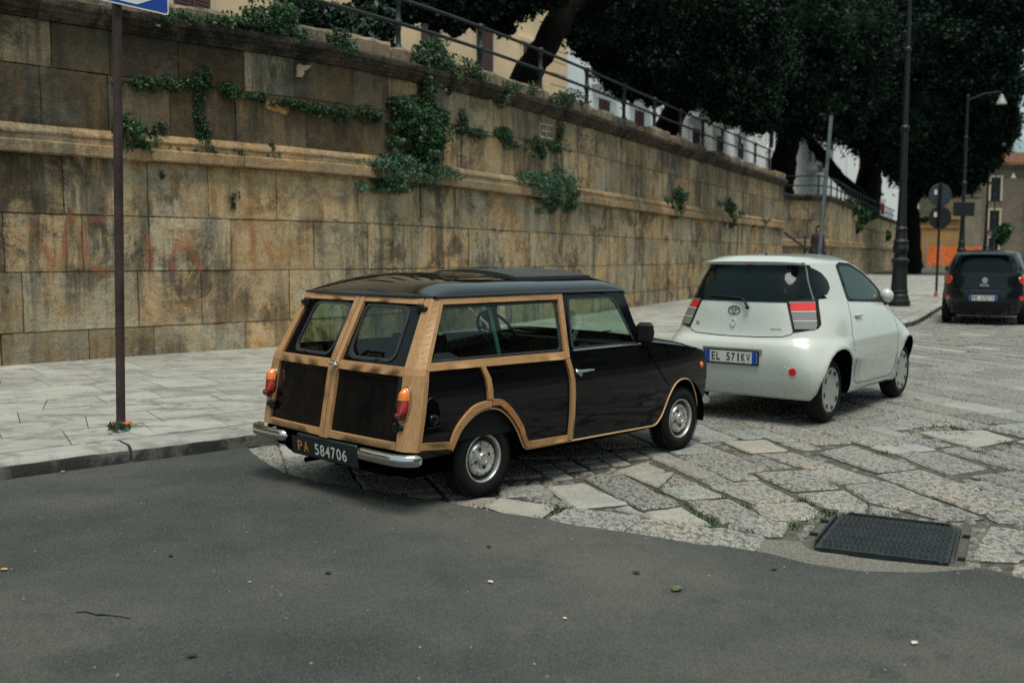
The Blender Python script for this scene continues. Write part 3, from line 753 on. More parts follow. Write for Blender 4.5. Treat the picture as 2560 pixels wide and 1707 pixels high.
def wood_mat(name, sc):
    t = NT(name); g = t.noise(3.0, 8, .75, vec=t.obj(sc), dist=.35)
    c = t.mix(t.mr(g, .32, .68), (.33, .165, .062), (.49, .285, .125))
    c = t.mix(t.mr(t.noise(2.2, 6, .7, vec=t.obj(tuple(x * 1.7 for x in sc))), .52, .68, 0, .75), c, (.24, .115, .045))
    c = t.mix(t.mr(t.noise(16, 6, .75), .6, .72, 0, .85), c, (.08, .045, .022))
    c = t.mix(t.mr(t.noise(1.7, 4), .5, .75, 0, .5), c, (.33, .19, .09))
    return t.fin(c, .5, 0, t.bump(g, .3, .003), Coat_Weight=.2, Coat_Roughness=.3)
M_WOOD = wood_mat('ash_wood_along', (1.6, 26, 26)); M_WOODY = wood_mat('ash_wood_across', (26, 1.6, 26)); M_WOODZ = wood_mat('ash_wood_upright', (26, 26, 1.6))
M_WOODR = simple('reddish_wood', (.36, .155, .055), .5, var=.35, vs=16, Coat_Weight=.2)
M_GOLD = simple('cream_edge_strip', (.50, .31, .15), .5, var=.15)
def glass(name, tint, refl=1.0, dark=0.0):
    t = NT(name); tr = t.n('ShaderNodeBsdfTransparent', {'Color': (*tint, 1)}); gl = t.n('ShaderNodeBsdfGlossy', {'Roughness': .02, 'Color': (.9, .95, .95, 1)})
    fr = t.n('ShaderNodeFresnel', {'IOR': 1.5}); ms = t.n('ShaderNodeMixShader')
    t.t.links.new(t.mr(fr.outputs[0], 0, 1, .02, refl), ms.inputs[0]); t.t.links.new(tr.outputs[0], ms.inputs[1]); t.t.links.new(gl.outputs[0], ms.inputs[2])
    t.t.links.new(ms.outputs[0], t.t.nodes['Material Output'].inputs[0]); t.t.nodes.remove(t.p); return t.m
M_GLASS = glass('window_glass', (.66, .80, .72), .55)
def dark_glass(name, col, sp=.17): 
    t = NT(name); return t.fin(col, .07, 0, None, Specular_IOR_Level=sp)
M_DGLASS = dark_glass('tinted_glass', (.004, .009, .010))
M_DGLASS2 = dark_glass('green_tinted_glass', (.008, .030, .020), .2)
def lens(name, col, rough=.18): t = NT(name); return t.fin(t.mix(t.mr(t.voro(160), 0, .5), tuple(c * .6 for c in col), col), rough, 0, None, Coat_Weight=1.0, Coat_Roughness=.05)
M_AMBER = lens('amber_lens', (.85, .20, .012)); M_RED = lens('red_lens', (.40, .012, .008)); M_DRED = lens('dark_red_lens', (.16, .008, .010)); M_RED2 = lens('bright_red_lens', (.72, .02, .018))
M_CLEAR = lens('clear_lens', (.20, .20, .19)); M_PLW = simple('plate_white', (.58, .60, .55), .45, var=.06); M_PLB = simple('plate_blue', (.008, .06, .42), .4); M_INK = simple('plate_ink', (.015, .02, .02), .5)
M_PLK = simple('plate_black', (.008, .014, .017), .45, var=.2); M_PLO = simple('plate_orange', (.68, .25, .03), .5, var=.1); M_PLD = simple('plate_digit_white', (.66, .66, .58), .5, var=.1)

_dg = bpy.context.evaluated_depsgraph_get
def text2d(s, h, cond=1.0, bold=0.0):
    cu = bpy.data.curves.new('lettering', 'FONT'); cu.body = s; cu.size = 1.0; cu.offset = bold
    o = bpy.data.objects.new('lettering', cu); C.objects.link(o)
    me = bpy.data.meshes.new_from_object(o.evaluated_get(_dg())); P = [tuple(v.co.xy) for v in me.vertices]; Fs = [tuple(p.vertices) for p in me.polygons]
    bpy.data.objects.remove(o); bpy.data.meshes.remove(me); bpy.data.curves.remove(cu)
    x0, x1 = min(p[0] for p in P), max(p[0] for p in P); y0, y1 = min(p[1] for p in P), max(p[1] for p in P); k = h / (y1 - y0)
    return [((p[0] - (x0 + x1) / 2) * k * cond, (p[1] - (y0 + y1) / 2) * k) for p in P], Fs, (x1 - x0) * k * cond
def put_text(mb, s, h, f, cond=1.0, width=None, bold=0.0, **k):
    P, Fs, w = text2d(s, h, cond, bold)
    if width: P = [(x * width / w, y) for x, y in P]
    mb.add([f(x, y) for x, y in P], Fs, **k)

def wheel(parent, x, y, side, build, tyre_r, z=None):
    w = empty('wheel', (x, y, z or tyre_r), 0 if side < 0 else math.pi); w.parent = parent
    build(w); return w
def tyre_mesh(R_, rim, wd, lip=.006):
    """outer face towards -Y; centred on y=0"""
    h = wd / 2
    return [(rim, -h * .70), (rim + .012, -h * .96), (rim + (R_ - rim) * .35, -h * 1.03), (rim + (R_ - rim) * .62, -h * 1.0), (R_ - .03, -h * .90), (R_ - .010, -h * .74), (R_ - .002, -h * .45), (R_, 0), (R_ - .002, h * .45), (R_ - .010, h * .74), (R_ - .03, h * .9), (rim + (R_ - rim) * .4, h * 1.02), (rim, h * .7)]
def mini_wheel(w):
    mb = MB(); mb.lathe(tyre_mesh(.252, .150, .150), 48, 'Y', sharp=False)
    for k in range(90):
        a = 2 * math.pi * k / 90
        for yy in (-.048, .0, .048):
            mb.box(Vector((.2525 * math.cos(a), yy, .2525 * math.sin(a))), (.004, .034, .012), rot=Matrix.Rotation(-a, 3, 'Y') @ Matrix.Rotation(.4 if yy else -.4, 3, 'X'))
    mb.build('tyre', M_TYRE, w)
    mb = MB(); mb.lathe([(.150, -.050), (.157, -.066), (.153, -.071), (.146, -.068), (.142, -.055), (.140, -.03)], 48, 'Y', sharp=False); mb.build('rim', M_RIM, w)
    mb = MB(); mb.lathe([(.141, -.035), (.115, -.02), (.0, -.02)], 40, 'Y'); mb.build('rim_recess', M_RIMD, w)
    mb = MB(); mb.lathe([(.113, -.02), (.112, -.048), (.102, -.062), (.090, -.064), (.070, -.052), (.045, -.050), (.042, -.066), (.036, -.074), (.026, -.076), (.024, -.072), (.0, -.072)], 48, 'Y')
    mb.build('hub', M_RIM, w)
    for k in range(8):
        a = 2 * math.pi * (k + .3) / 8; mb = MB(); mb.box((.100 * math.cos(a), -.0625, .100 * math.sin(a)), (.024, .004, .006), rot=Matrix.Rotation(-a, 3, 'Y')); mb.build('hub_notch', M_RIMD, w)
    for k in range(4):
        a = 2 * math.pi * (k + .2) / 4; mb = MB(); mb.lathe([(.0, -.0565), (.011, -.0565), (.011, -.05)], 12, 'Y', (.062 * math.cos(a), 0, .062 * math.sin(a))); mb.build('lug_hole', M_RIMD, w)

# ---------------------------------------------------------------- woody estate
MX, MY, MRZ = -.723, 6.777, .8064
mini = empty('estate_car', (MX, MY, 0), MRZ, 'small black vintage estate car with varnished wood framing and plate PA 584706', 'car')
XRt = [(.2, -.62), (.30, -.645), (.40, -.635), (.85, -.55), (1.29, -.315)]
XR = lambda z: lerp_tab(XRt, z)
Wz = [(.15, .755), (.25, .785), (.40, .800), (.62, .803), (.80, .792), (.868, .778), (.90, .768), (1.29, .655)]
def MW(x, z):
    w = lerp_tab(Wz, z)
    if x > 1.6: w -= .055 * ((x - 1.6) / .9) ** 2
    return w
def mside(sg): return lambda x, z, t: (x, sg * (MW(x, z) + t), z)
def mrear(y, z, t): return (XR(z) - .035 * max(0, 1 - (y / .74) ** 2) - t, y, z)
arch_r = [(-.315, .35), (-.258, .455), (-.18, .522), (-.088, .567), (.01, .578), (.10, .557), (.19, .49), (.26, .40), (.303, .33), (.335, .285), (.37, .268)]
arch_f = [(1.78, .244), (1.83, .258), (1.89, .310), (1.925, .37), (1.968, .440), (2.068, .540), (2.185, .570), (2.305, .538), (2.388, .433), (2.435, .32)]
arch_r = cr(arch_r); arch_f = cr(arch_f)
side_out = [(-.60, .335), (-.585, .45), (-.555, .70), (-.50, .85), (-.385, 1.05), (-.27, 1.285), (1.50, 1.282), (1.553, 1.262), (1.605, 1.04), (1.70, .895), (1.80, .890), (2.08, .855), (2.40, .805), (2.53, .770), (2.59, .70), (2.59, .55), (2.565, .42), (2.50, .325)] + arch_f[::-1] + [(1.2, .255)] + arch_r[::-1] + [(-.33, .335)]
rwin = rpoly([(-.345, 1.228), (.775, 1.228), (.735, .893), (-.475, .905)], .03)
fwin = rpoly([(.895, 1.245), (1.40, 1.240), (1.445, 1.20), (1.56, .905), (1.60, .888), (.835, .897)], .03)
mb = MB()
for sg in (-1, 1): panel(mb, side_out, mside(sg), 0, -.012, (rwin, fwin), .07)
# roof skin
def hroof(x):
    a = min(1, max(0, (x + .345) / .34)); b = min(1, max(0, (1.56 - x) / .26))
    return (1 - (1 - a) ** 2.2) * (1 - (1 - b) ** 2.4) ** .9
def rz_(x, y): q = min(1, abs(y / .668)); h = hroof(x); return 1.284 + h ** .6 * .058 * (1 - q ** 9) ** .5 + h * .078 * (1 - q * q) + .003
ysr = [-.668 + 1.336 * (0.5 - .5 * math.cos(math.pi * i / 36)) for i in range(37)]
xsr = [-.345 + .25 * (i / 10) ** 1.6 for i in range(11)] + [-.1 + .12 * i for i in range(1, 12)] + [1.56 - .25 * ((10 - i) / 10) ** 1.6 for i in range(11)]
mb.build('body', M_BLACK, mini); mb = MB()
mb.grid(lambda x, y: (x - .03 * (1 - (y / .67) ** 2) * (1 if x < .3 else 0) * min(1, max(0, (.3 - x) / .6)), y, rz_(x, y)), xsr, ysr)
# drip rail round the roof
for sg in (-1, 1): mb.tube([(-.335, sg * .672, 1.284), (.5, sg * .676, 1.286), (1.52, sg * .668, 1.280), (1.575, sg * .655, 1.262)], .011, 6)
mb.tube([(-.335, -.672, 1.284)] + [(-.345 - .034 * (1 - (y / .67) ** 2), y, 1.284) for y in (-.5, -.25, 0, .25, .5)] + [(-.335, .672, 1.284)], .011, 6)
mb.build('roof', M_ROOF, mini); mb = MB()
# bonnet and wings
zt_ = [(1.66, .922), (1.80, .908), (2.08, .872), (2.40, .822), (2.54, .785), (2.60, .71)]
ysb = [-1 + 2 * (0.5 - .5 * math.cos(math.pi * i / 24)) for i in range(25)]
def bon(x, q):
    w = MW(x, .78); return (x - .05 * q * q * max(0, (x - 2.25) / .35), q * (w - .0), lerp_tab(zt_, x) - .025 + .055 * (1 - abs(q) ** 4) ** .6 - (.02 if x > 2.595 else 0))
mb.grid(bon, [1.66 + .94 * i / 22 for i in range(23)], ysb)
# nose
def nose(y, z, t): return (2.60 - .055 * (y / .75) ** 2 + t, y, z)
panel(mb, [(-.735, .70), (-.73, .40), (-.66, .30), (.66, .30), (.73, .40), (.735, .70), (.6, .745), (-.6, .745)], nose, 0, -.01, step=.12)
mb.build('bonnet_and_nose', M_ROOF, mini)
mb = MB()      # floor, inner arches and rear valance
mb.box((.95, 0, .235), (3.0, 1.36, .09), bev=.03)
for xa in (0, 2.185):
    for sg in (-1, 1):
        mb.grid(lambda a, y: (xa + .30 * math.cos(a), sg * y, .262 + .31 * math.sin(a)), [math.pi * i / 14 - .2 for i in range(15)] + [3.3], [.46, .60, .74, .785])
        mb.add([(xa - .33, sg * .46, .18), (xa + .33, sg * .46, .18), (xa + .33, sg * .46, .57), (xa - .33, sg * .46, .57)], [(0, 1, 2, 3)])
mb.box((-.56, 0, .31), (.10, 1.40, .15), bev=.03); mb.box((-.50, 0, .23), (.2, 1.1, .08), bev=.03)
mb.tube([(-.35, .25, .2), (-.66, .25, .195)], .018, 8)
mb.build('underbody', M_UNDER, mini)
# rear corner posts
yi = lambda z: lerp_tab([(.38, .680), (.85, .655), (1.285, .600)], z)
yc = lambda z: lerp_tab([(.38, .758), (.85, .745), (1.285, .666)], z)
fe = lambda z: XR(z) + lerp_tab([(.38, .055), (.85, .05), (1.285, .06)], z)
zz = [.385 + (1.278 - .385) * i / 24 for i in range(25)]
for sg in (-1, 1):
    mb = MB()
    def post(z, k):
        x1 = mrear(yc(z), z, .018)[0]; ws = MW(0, z) + .018
        return [(mrear(yi(z), z, -.02)[0], sg * yi(z), z), (mrear(yi(z), z, .018)[0], sg * yi(z), z), (x1, sg * (yc(z) - .012), z), (x1 + .006, sg * yc(z), z),
                (fe(z) - .03, sg * (ws - .001), z), (fe(z), sg * ws, z), (fe(z), sg * (ws - .04), z)][k]
    V = [post(z, k) for z in zz for k in range(7)]
    q = [(i * 7 + j, (i + 1) * 7 + j, (i + 1) * 7 + j + 1, i * 7 + j + 1) for i in range(24) for j in range(6)]
    mb.add(V, [f if sg < 0 else f[::-1] for f in q]); mb.add(V[:7], [tuple(range(7)) if sg < 0 else tuple(range(7))[::-1]]); mb.add(V[-7:], [tuple(range(7))[::-1] if sg < 0 else tuple(range(7))])
    mb.build('corner_post', M_WOODZ, mini)
# rear doors
def band(mb, f, poly, t1=.020, t0=-.004, step=.08, **k): panel(mb, poly, f, t1, t0, step=step, **k)
for sg in (-1, 1):
    f = (lambda y, z, t, sg=sg: mrear(sg * y, z, t))
    outl = [(.004, .386), (.672, .386), (yi(.6) - .006, .6), (yi(.85) - .006, .85), (.594, 1.280), (.004, 1.280)]
    hole = rpoly([(.072, 1.224), (.494, 1.222), (.530, .902), (.098, .900)], .07, 7)
    mb = MB(); panel(mb, outl, f, 0, -.014, (hole,), .07); door = mb.build('rear_door', M_BLACK, mini)
    mb = MB(); panel(mb, hole, f, -.006, -.008, step=.1, back=False); mb.build('window', M_GLASS, door)
    hb = rpoly([(.064, 1.232), (.503, 1.230), (.539, .893), (.090, .891)], .076, 7); hi = rpoly([(.080, 1.216), (.486, 1.214), (.521, .910), (.106, .908)], .064, 7)
    mb = MB(); panel(mb, hb, f, .008, -.006, (hi,), .04); mb.build('window_seal', M_RUB, door)
    for nm, poly in (('top_rail', [(.054, 1.244), (.600, 1.240), (.592, 1.279), (.054, 1.281)]), ('waist_rail', [(.052, .822), (.652, .820), (.648, .872), (.052, .874)]), ('bottom_rail', [(.05, .390), (.672, .388), (.670, .430), (.05, .432)])):
        mb = MB(); band(mb, f, poly); mb.build(nm, M_WOODY, door)
    mb = MB(); band(mb, f, [(.004, .384), (.047, .384), (.050, 1.284), (.004, 1.284)], .024); mb.build('centre_stile', M_WOODZ, door)
    for zh in (.52, 1.215):
        yh = yi(zh) - .012; mb = MB(); p = Vector(f(yh, zh, .02)); mb.box(p, (.035, .05, .06), bev=.01); mb.box(p + Vector((0, sg * .035, 0)), (.03, .05, .03), bev=.008); mb.build('hinge', M_TRIM, door)
    if sg < 0:
        mb = MB(); p = Vector(f(.03, .855, .03)); mb.lathe([(0, .03), (.014, .03), (.016, 0)], 12, 'X', p - Vector((.02, 0, 0))); mb.box(p + Vector((-.02, .005, .0)), (.018, .085, .018), bev=.007); mb.box(p + Vector((-.022, -.03, -.008)), (.03, .035, .03), bev=.01); mb.build('handle', M_CHROME, door)
# side timbers (both sides), edge strip, windows
aro = [(-.355, .368), (-.305, .474), (-.232, .552), (-.128, .616), (.008, .634)]; ari = [(-.318, .362), (-.258, .464), (-.18, .532), (-.088, .580), (.008, .592)]
arR = [(.016, .636), (.075, .634), (.117, .620), (.18, .575), (.231, .522), (.28, .465), (.304, .43), (.335, .36), (.352, .335), (.368, .322), (.386, .317)]
arRi = [(.386, .276), (.365, .278), (.335, .298), (.304, .345), (.262, .420), (.19, .508), (.105, .580), (.06, .596), (.016, .597)]
aro, ari, arR, arRi = cr(aro, 5), cr(ari, 5), cr(arR), cr(arRi)
wood = {'upper_rail': [(-.285, 1.240), (.778, 1.239), (.790, 1.276), (-.275, 1.272)], 'upper_stile': [(.792, 1.276), (.836, 1.276), (.782, .842), (.738, .842)],
        'waist_rail': [(-.500, .856), (.734, .836), (.736, .886), (-.484, .900)], 'door_stile': [(.740, .836), (.784, .836), (.806, .76), (.822, .69), (.826, .6), (.822, .45), (.812, .270), (.770, .272), (.780, .45), (.782, .6), (.778, .69), (.763, .76)],
        'mid_stile': [(-.066, .848), (-.028, .848), (.010, .77), (.022, .70), (.022, .640), (-.020, .640), (-.021, .70), (-.034, .77)],
        'arch_timber': aro + ari[::-1], 'front_arch_timber': arR + arRi, 'sill_rail': [(.390, .317), (.766, .308), (.766, .268), (.390, .276)], 'lower_rail': [(-.585, .436), (-.345, .412), (-.355, .372), (-.588, .394)]}
for sg in (-1, 1):
    f = mside(sg)
    for nm, poly in wood.items():
        mb = MB(); band(mb, f, poly, .020, -.004, .09); mb.build(nm, M_WOODR if nm == 'front_arch_timber' else M_WOODZ if 'stile' in nm else M_WOOD, mini)
    mb = MB(); st = arch_r + [(1.2, .255)] + arch_f
    st = dens(st, .05, False); mb.tube([f(x, z, .004) for x, z in st], .0065, 6); mb.build('edge_strip', M_GOLD, mini)
    for hl, nm in ((rwin, 'side_window'), (fwin, 'door_window')):
        mb = MB(); panel(mb, hl, f, -.006, -.009, step=.12, back=False); wob = mb.build(nm, M_GLASS, mini)
        cx = sum(p[0] for p in hl) / len(hl); cz = sum(p[1] for p in hl) / len(hl)
        inn = [(cx + (x - cx) * (1 - .02 / max(.1, abs(x - cx))) if abs(x - cx) > .1 else x, z - math.copysign(.012, z - cz)) for x, z in hl]
        mb = MB(); panel(mb, hl, f, .004, -.004, (inn,), .06); mb.build('frame', M_RUB, wob)
        if nm == 'side_window':
            mb = MB(); panel(mb, [(.13, .90), (.16, .90), (.15, 1.23), (.12, 1.23)], f, -.012, -.018, step=.2); mb.build('sliding_pane_edge', simple('pane_edge_green', (.05, .14, .11), .3), wob)
    mb = MB(); mb.tube([f(x, .888 - .003 * (x - .8), .008) for x in (.84, 1.1, 1.4, 1.62)], .007, 6); mb.build('belt_strip', M_CHROME, mini)
    # door gaps, handle
    mb = MB(); gp = [(1.64, .87), (1.72, .80), (1.775, .736), (1.87, .64), (1.94, .569), (1.985, .532)]
    mb.tube([f(x, z, .0005) for x, z in gp], .0035, 5)
    mb.build('door_gap', M_UNDER, mini)
    mb = MB(); mb.lathe([(.0, -.02), (.018, -.018), (.022, 0)], 12, 'Y', f(.87, .738, .0)); mb.tube([f(.86, .742, .03), f(.93, .744, .032), f(1.02, .742, .024)], [.012, .011, .007], 8); mb.sphere(f(.86, .742, .024), (.035, .014, .015)); mb.sphere(f(.90, .716, .006), (.016, .006, .012)); mb.build('door_handle', M_CHROME, mini)
    mb = MB(); mb.sphere(f(2.49, .655, .004), (.022, .012, .026)); mb.build('side_indicator', M_AMBER, mini)
# fuel filler recess on the near side
f = mside(-1); mb = MB()
rec = [(-.52 + .0, .52), (-.42, .52), (-.418, .60), (-.43, .66), (-.46, .692), (-.50, .692), (-.53, .66), (-.535, .58)]
panel(mb, rec, f, .002, -.02, step=.05); mb.build('filler_recess', M_UNDER, mini)
mb = MB(); mb.tube([f(x, z, .003) for x, z in rec[2:7]], .004, 6); mb.build('recess_rim', M_BLACK, mini)
mb = MB(); mb.tube([f(-.52, .518, .006), f(-.415, .522, .006)], .005, 6); mb.build('recess_sill', M_BLACK, mini)
mb = MB(); mb.sphere(f(-.475, .565, .012), (.04, .018, .034)); mb.build('filler_cap', M_BLACK, mini)
# windscreen with wipers, folding roof
mb = MB(); mb.grid(lambda u, v: (1.545 + .16 * v + .05 * (1 - u * u) * (.4 + .6 * v), u * (.60 + .07 * v), 1.275 - .37 * v), [i / 8 - 1 for i in range(17)], [0, .25, .5, .75, 1]); mb.build('windscreen', M_GLASS, mini)
mb = MB(); mb.grid(lambda x, y: (x, y, rz_(x, y) + .016), [.56, .7, .9, 1.1, 1.25, 1.36], [-.50 + i * .1 for i in range(11)])
sk = [(x, y) for x, y in [(.56, -.5), (1.36, -.5), (1.36, .5), (.56, .5)]]
for a, b in zip(sk, sk[1:] + sk[:1]):
    P = [(a[0] + (b[0] - a[0]) * i / 10, a[1] + (b[1] - a[1]) * i / 10) for i in range(11)]
    mb.add([(x, y, rz_(x, y) + .016) for x, y in P] + [(x, y, rz_(x, y) - .004) for x, y in P], [(i, 11 + i, 12 + i, i + 1) for i in range(10)])
mb.build('sunroof', simple('roof_canvas', (.03, .034, .032), .75, var=.3, bump=.4), mini)
# lamps
for sg in (-1, 1):
    base = empty('tail_lamp', (XR(.66) - .02, sg * .708, .662)); base.parent = mini
    wz = lambda v: .043 if v > 0 else .043 * (1 - .22 * (-v) ** 2)
    outl = [(wz(math.sin(a)) * math.copysign(abs(math.cos(a)) ** .75, math.cos(a)), .098 * math.copysign(abs(math.sin(a)) ** .85, math.sin(a))) for a in [2 * math.pi * i / 36 for i in range(36)]]
    tl = lambda y, z, t: (-.02 * (z < 9) + .18 * z * 1.0 - t + .02, y, z)
    mb = MB(); mb.prism([(y * 1.14, z * 1.07) for y, z in outl], tl, 0, .012); mb.build('lamp_base', M_CHROME, base)
    for nm, m, z0, z1, bl in (('amber_lens', M_AMBER, .026, .1, .042), ('red_lens', M_RED, -.048, .026, .034), ('reflector_lens', M_DRED, -.1, -.048, .052)):
        mb = MB(); zs = [z0 + (z1 - z0) * i / 10 for i in range(11)]
        def lens_pt(u, z):
            e = max(0.0, 1 - abs(z / .098) ** 2.3) ** .5; w = .042 * e * (1 if z > 0 else 1 - .2 * (z / .098) ** 2)
            d = bl if nm != 'reflector_lens' else .03 + .026 * max(0, 1 - ((z + .068) / .03) ** 2) ** .5
            return tl(u * w, z, .010 + d * (1 - abs(u) ** 2.6) ** .55 * min(1, e * 1.3))
        mb.grid(lambda u, z: lens_pt(u, z), [math.sin(math.pi * i / 16) for i in range(-8, 9)], zs); mb.build(nm, m, base)
# bumpers
for sg in (-1, 1):
    mb = MB(); pth = [(XR(.34) - .060, sg * .385), (XR(.34) - .072, sg * .42), (XR(.34) - .075, sg * .58), (XR(.34) - .068, sg * .72), (XR(.34) - .045, sg * .795), (XR(.34) + .0, sg * .832), (XR(.34) + .05, sg * .843)]
    P = Path(pth, .02); n = 26
    V = []
    for i in range(n + 1):
        t = i / n; p = P(P.L * t); q = (P(min(P.L, P.L * t + .01)) - P(max(0, P.L * t - .01))).normalized(); nn = Vector((-q.y, q.x)) * sg
        e = min(1, (min(t, 1 - t) / .06)) ** .5 if 0 < t < 1 else 0
        for j in range(12):
            a = 2 * math.pi * j / 12; cx_, cz_ = math.copysign(abs(math.cos(a)) ** .7, math.cos(a)) * .030 * max(e, .05), math.copysign(abs(math.sin(a)) ** .75, math.sin(a)) * .037 * max(e, .05)
            V.append((p.x + nn.x * cx_, p.y + nn.y * cx_, .342 + cz_))
    q = [(i * 12 + j, i * 12 + (j + 1) % 12, (i + 1) * 12 + (j + 1) % 12, (i + 1) * 12 + j) for i in range(n) for j in range(12)]
    mb.add(V, q if sg < 0 else [a[::-1] for a in q], True); mb.add(V[:12], [tuple(range(12))]); mb.add(V[-12:], [tuple(range(12))])
    mb.build('rear_bumper', M_CHROME, mini)
mb = MB(); mb.tube([(2.58, -.74, .36), (2.65, -.68, .365), (2.67, -.3, .37), (2.67, .3, .37), (2.65, .68, .365), (2.58, .74, .36)], .032, 10); mb.build('front_bumper', M_CHROME, mini)
mb = MB()
for i in range(9): mb.box((2.615, 0, .50 + i * .024), (.02, .72, .008))
mb.build('grille', M_CHROME, mini)
for sg in (-1, 1):
    mb = MB(); mb.lathe([(.0, .03), (.07, .02), (.09, 0)], 20, 'X', (2.58, sg * .53, .60)); mb.build('headlight', M_CLEAR, mini)
# plate
plate = MB(); pf = lambda y, z, t: (-.700 - .10 * (z - .30) - t, y, z); plate.prism([(-.37, .238), (.33, .240), (.33, .356), (-.37, .358)], pf, 0, .006); plate.box((-.67, -.02, .36), (.05, .64, .03), bev=.01)
plate = plate.build('number_plate', M_PLK, mini)
mb = MB()
for ch, y in (('P', .238), ('A', .170)): put_text(mb, ch, .070, lambda a, b: pf(y - a, .300 + b, .008), width=.050, bold=.012)
mb.build('lettering', M_PLO, plate)
mb = MB()
for k, ch in enumerate('584706'): put_text(mb, ch, .074, lambda a, b: pf(.052 - k * .0585 - a, .298 + b, .008), width=.046, bold=.015)
mb.build('lettering', M_PLD, plate)
# mirror, wipers, interior
mb = MB(); c = Vector(mside(-1)(1.60, .97, .085)); mb.box(c, (.055, .135, .155), rz=.2, bev=.024); mb.sphere(c + Vector((.03, 0, 0)), (.03, .06, .07)); mb.tube([mside(-1)(1.66, .885, -.01), mside(-1)(1.63, .91, .05), c], [.012, .014, .016], 8); mb.build('wing_mirror', M_TRIM, mini)
mb = MB(); c = Vector(mside(1)(1.60, .97, .085)); mb.box(c, (.05, .135, .125), rz=-.25, bev=.022); mb.tube([mside(1)(1.66, .885, -.01), c], .013, 8); mb.build('wing_mirror', M_TRIM, mini)
mb = MB(); mb.tube([(1.74, -.1, .90), (1.68, -.45, .96)], .006, 6); mb.tube([(1.76, .35, .90), (1.71, -.02, .95)], .006, 6); mb.build('wipers', M_TRIM, mini)
mb = MB()
for sg in (-1, 1):
    mb.box((.62, sg * .34, .52), (.46, .46, .16), bev=.06); mb.box((.36, sg * .34, .74), (.14, .44, .46), rot=Matrix.Rotation(-.22, 3, 'Y'), bev=.06)
mb.box((-.02, 0, .50), (.42, 1.1, .14), bev=.05); mb.box((-.20, 0, .68), (.10, 1.1, .36), rot=Matrix.Rotation(-.15, 3, 'Y'), bev=.045)
mb.build('seats', M_SEAT, mini)
mb = MB(); mb.box((1.52, 0, .83), (.24, 1.36, .12), bev=.03); mb.box((.9, 0, .40), (2.2, 1.40, .06))
for sg in (-1, 1):
    mb.add([(x, sg * (MW(x, z) - .03), z) for x, z in ((-.5, .4), (1.5, .4), (1.5, .86), (-.45, .86))], [(0, 1, 2, 3)])
mb.add([(1.62, y, z) for y, z in ((-.70, .35), (.70, .35), (.68, .88), (-.68, .88))], [(0, 1, 2, 3)])
mb.grid(lambda x, y: (x, y, rz_(x, y) - .022), [-.25 + .2 * i for i in range(9)], [-.62 + i * .124 for i in range(11)])
mb.build('cabin_lining', M_SEAT, mini)
mb = MB(); sw = Matrix.Rotation(-.55, 3, 'Y'); cc = Vector((1.22, .34, .93))
mb.tube([cc + sw @ Vector((0, .19 * math.cos(a), .19 * math.sin(a))) for a in [2 * math.pi * i / 28 for i in range(29)]], .012, 8, cap=False); mb.tube([cc, cc + Vector((.28, 0, -.16))], .02, 8)
for a in (0.2, math.pi - .2): mb.tube([cc + sw @ Vector((0, .19 * math.cos(a), .19 * math.sin(a))), cc], .009, 6)
mb.sphere(cc, .035); mb.build('steering_wheel', M_TRIM, mini)
mb = MB(); mb.box((1.44, 0, 1.20), (.02, .2, .05), bev=.008); mb.tube([(1.45, 0, 1.2), (1.5, 0, 1.27)], .006, 6); mb.build('rear_view_mirror', M_TRIM, mini)
for x, y, s_ in ((0, -.688, -1), (2.185, -.695, -1), (0, .688, 1), (2.185, .695, 1)): wheel(mini, x, y, s_, mini_wheel, .252)

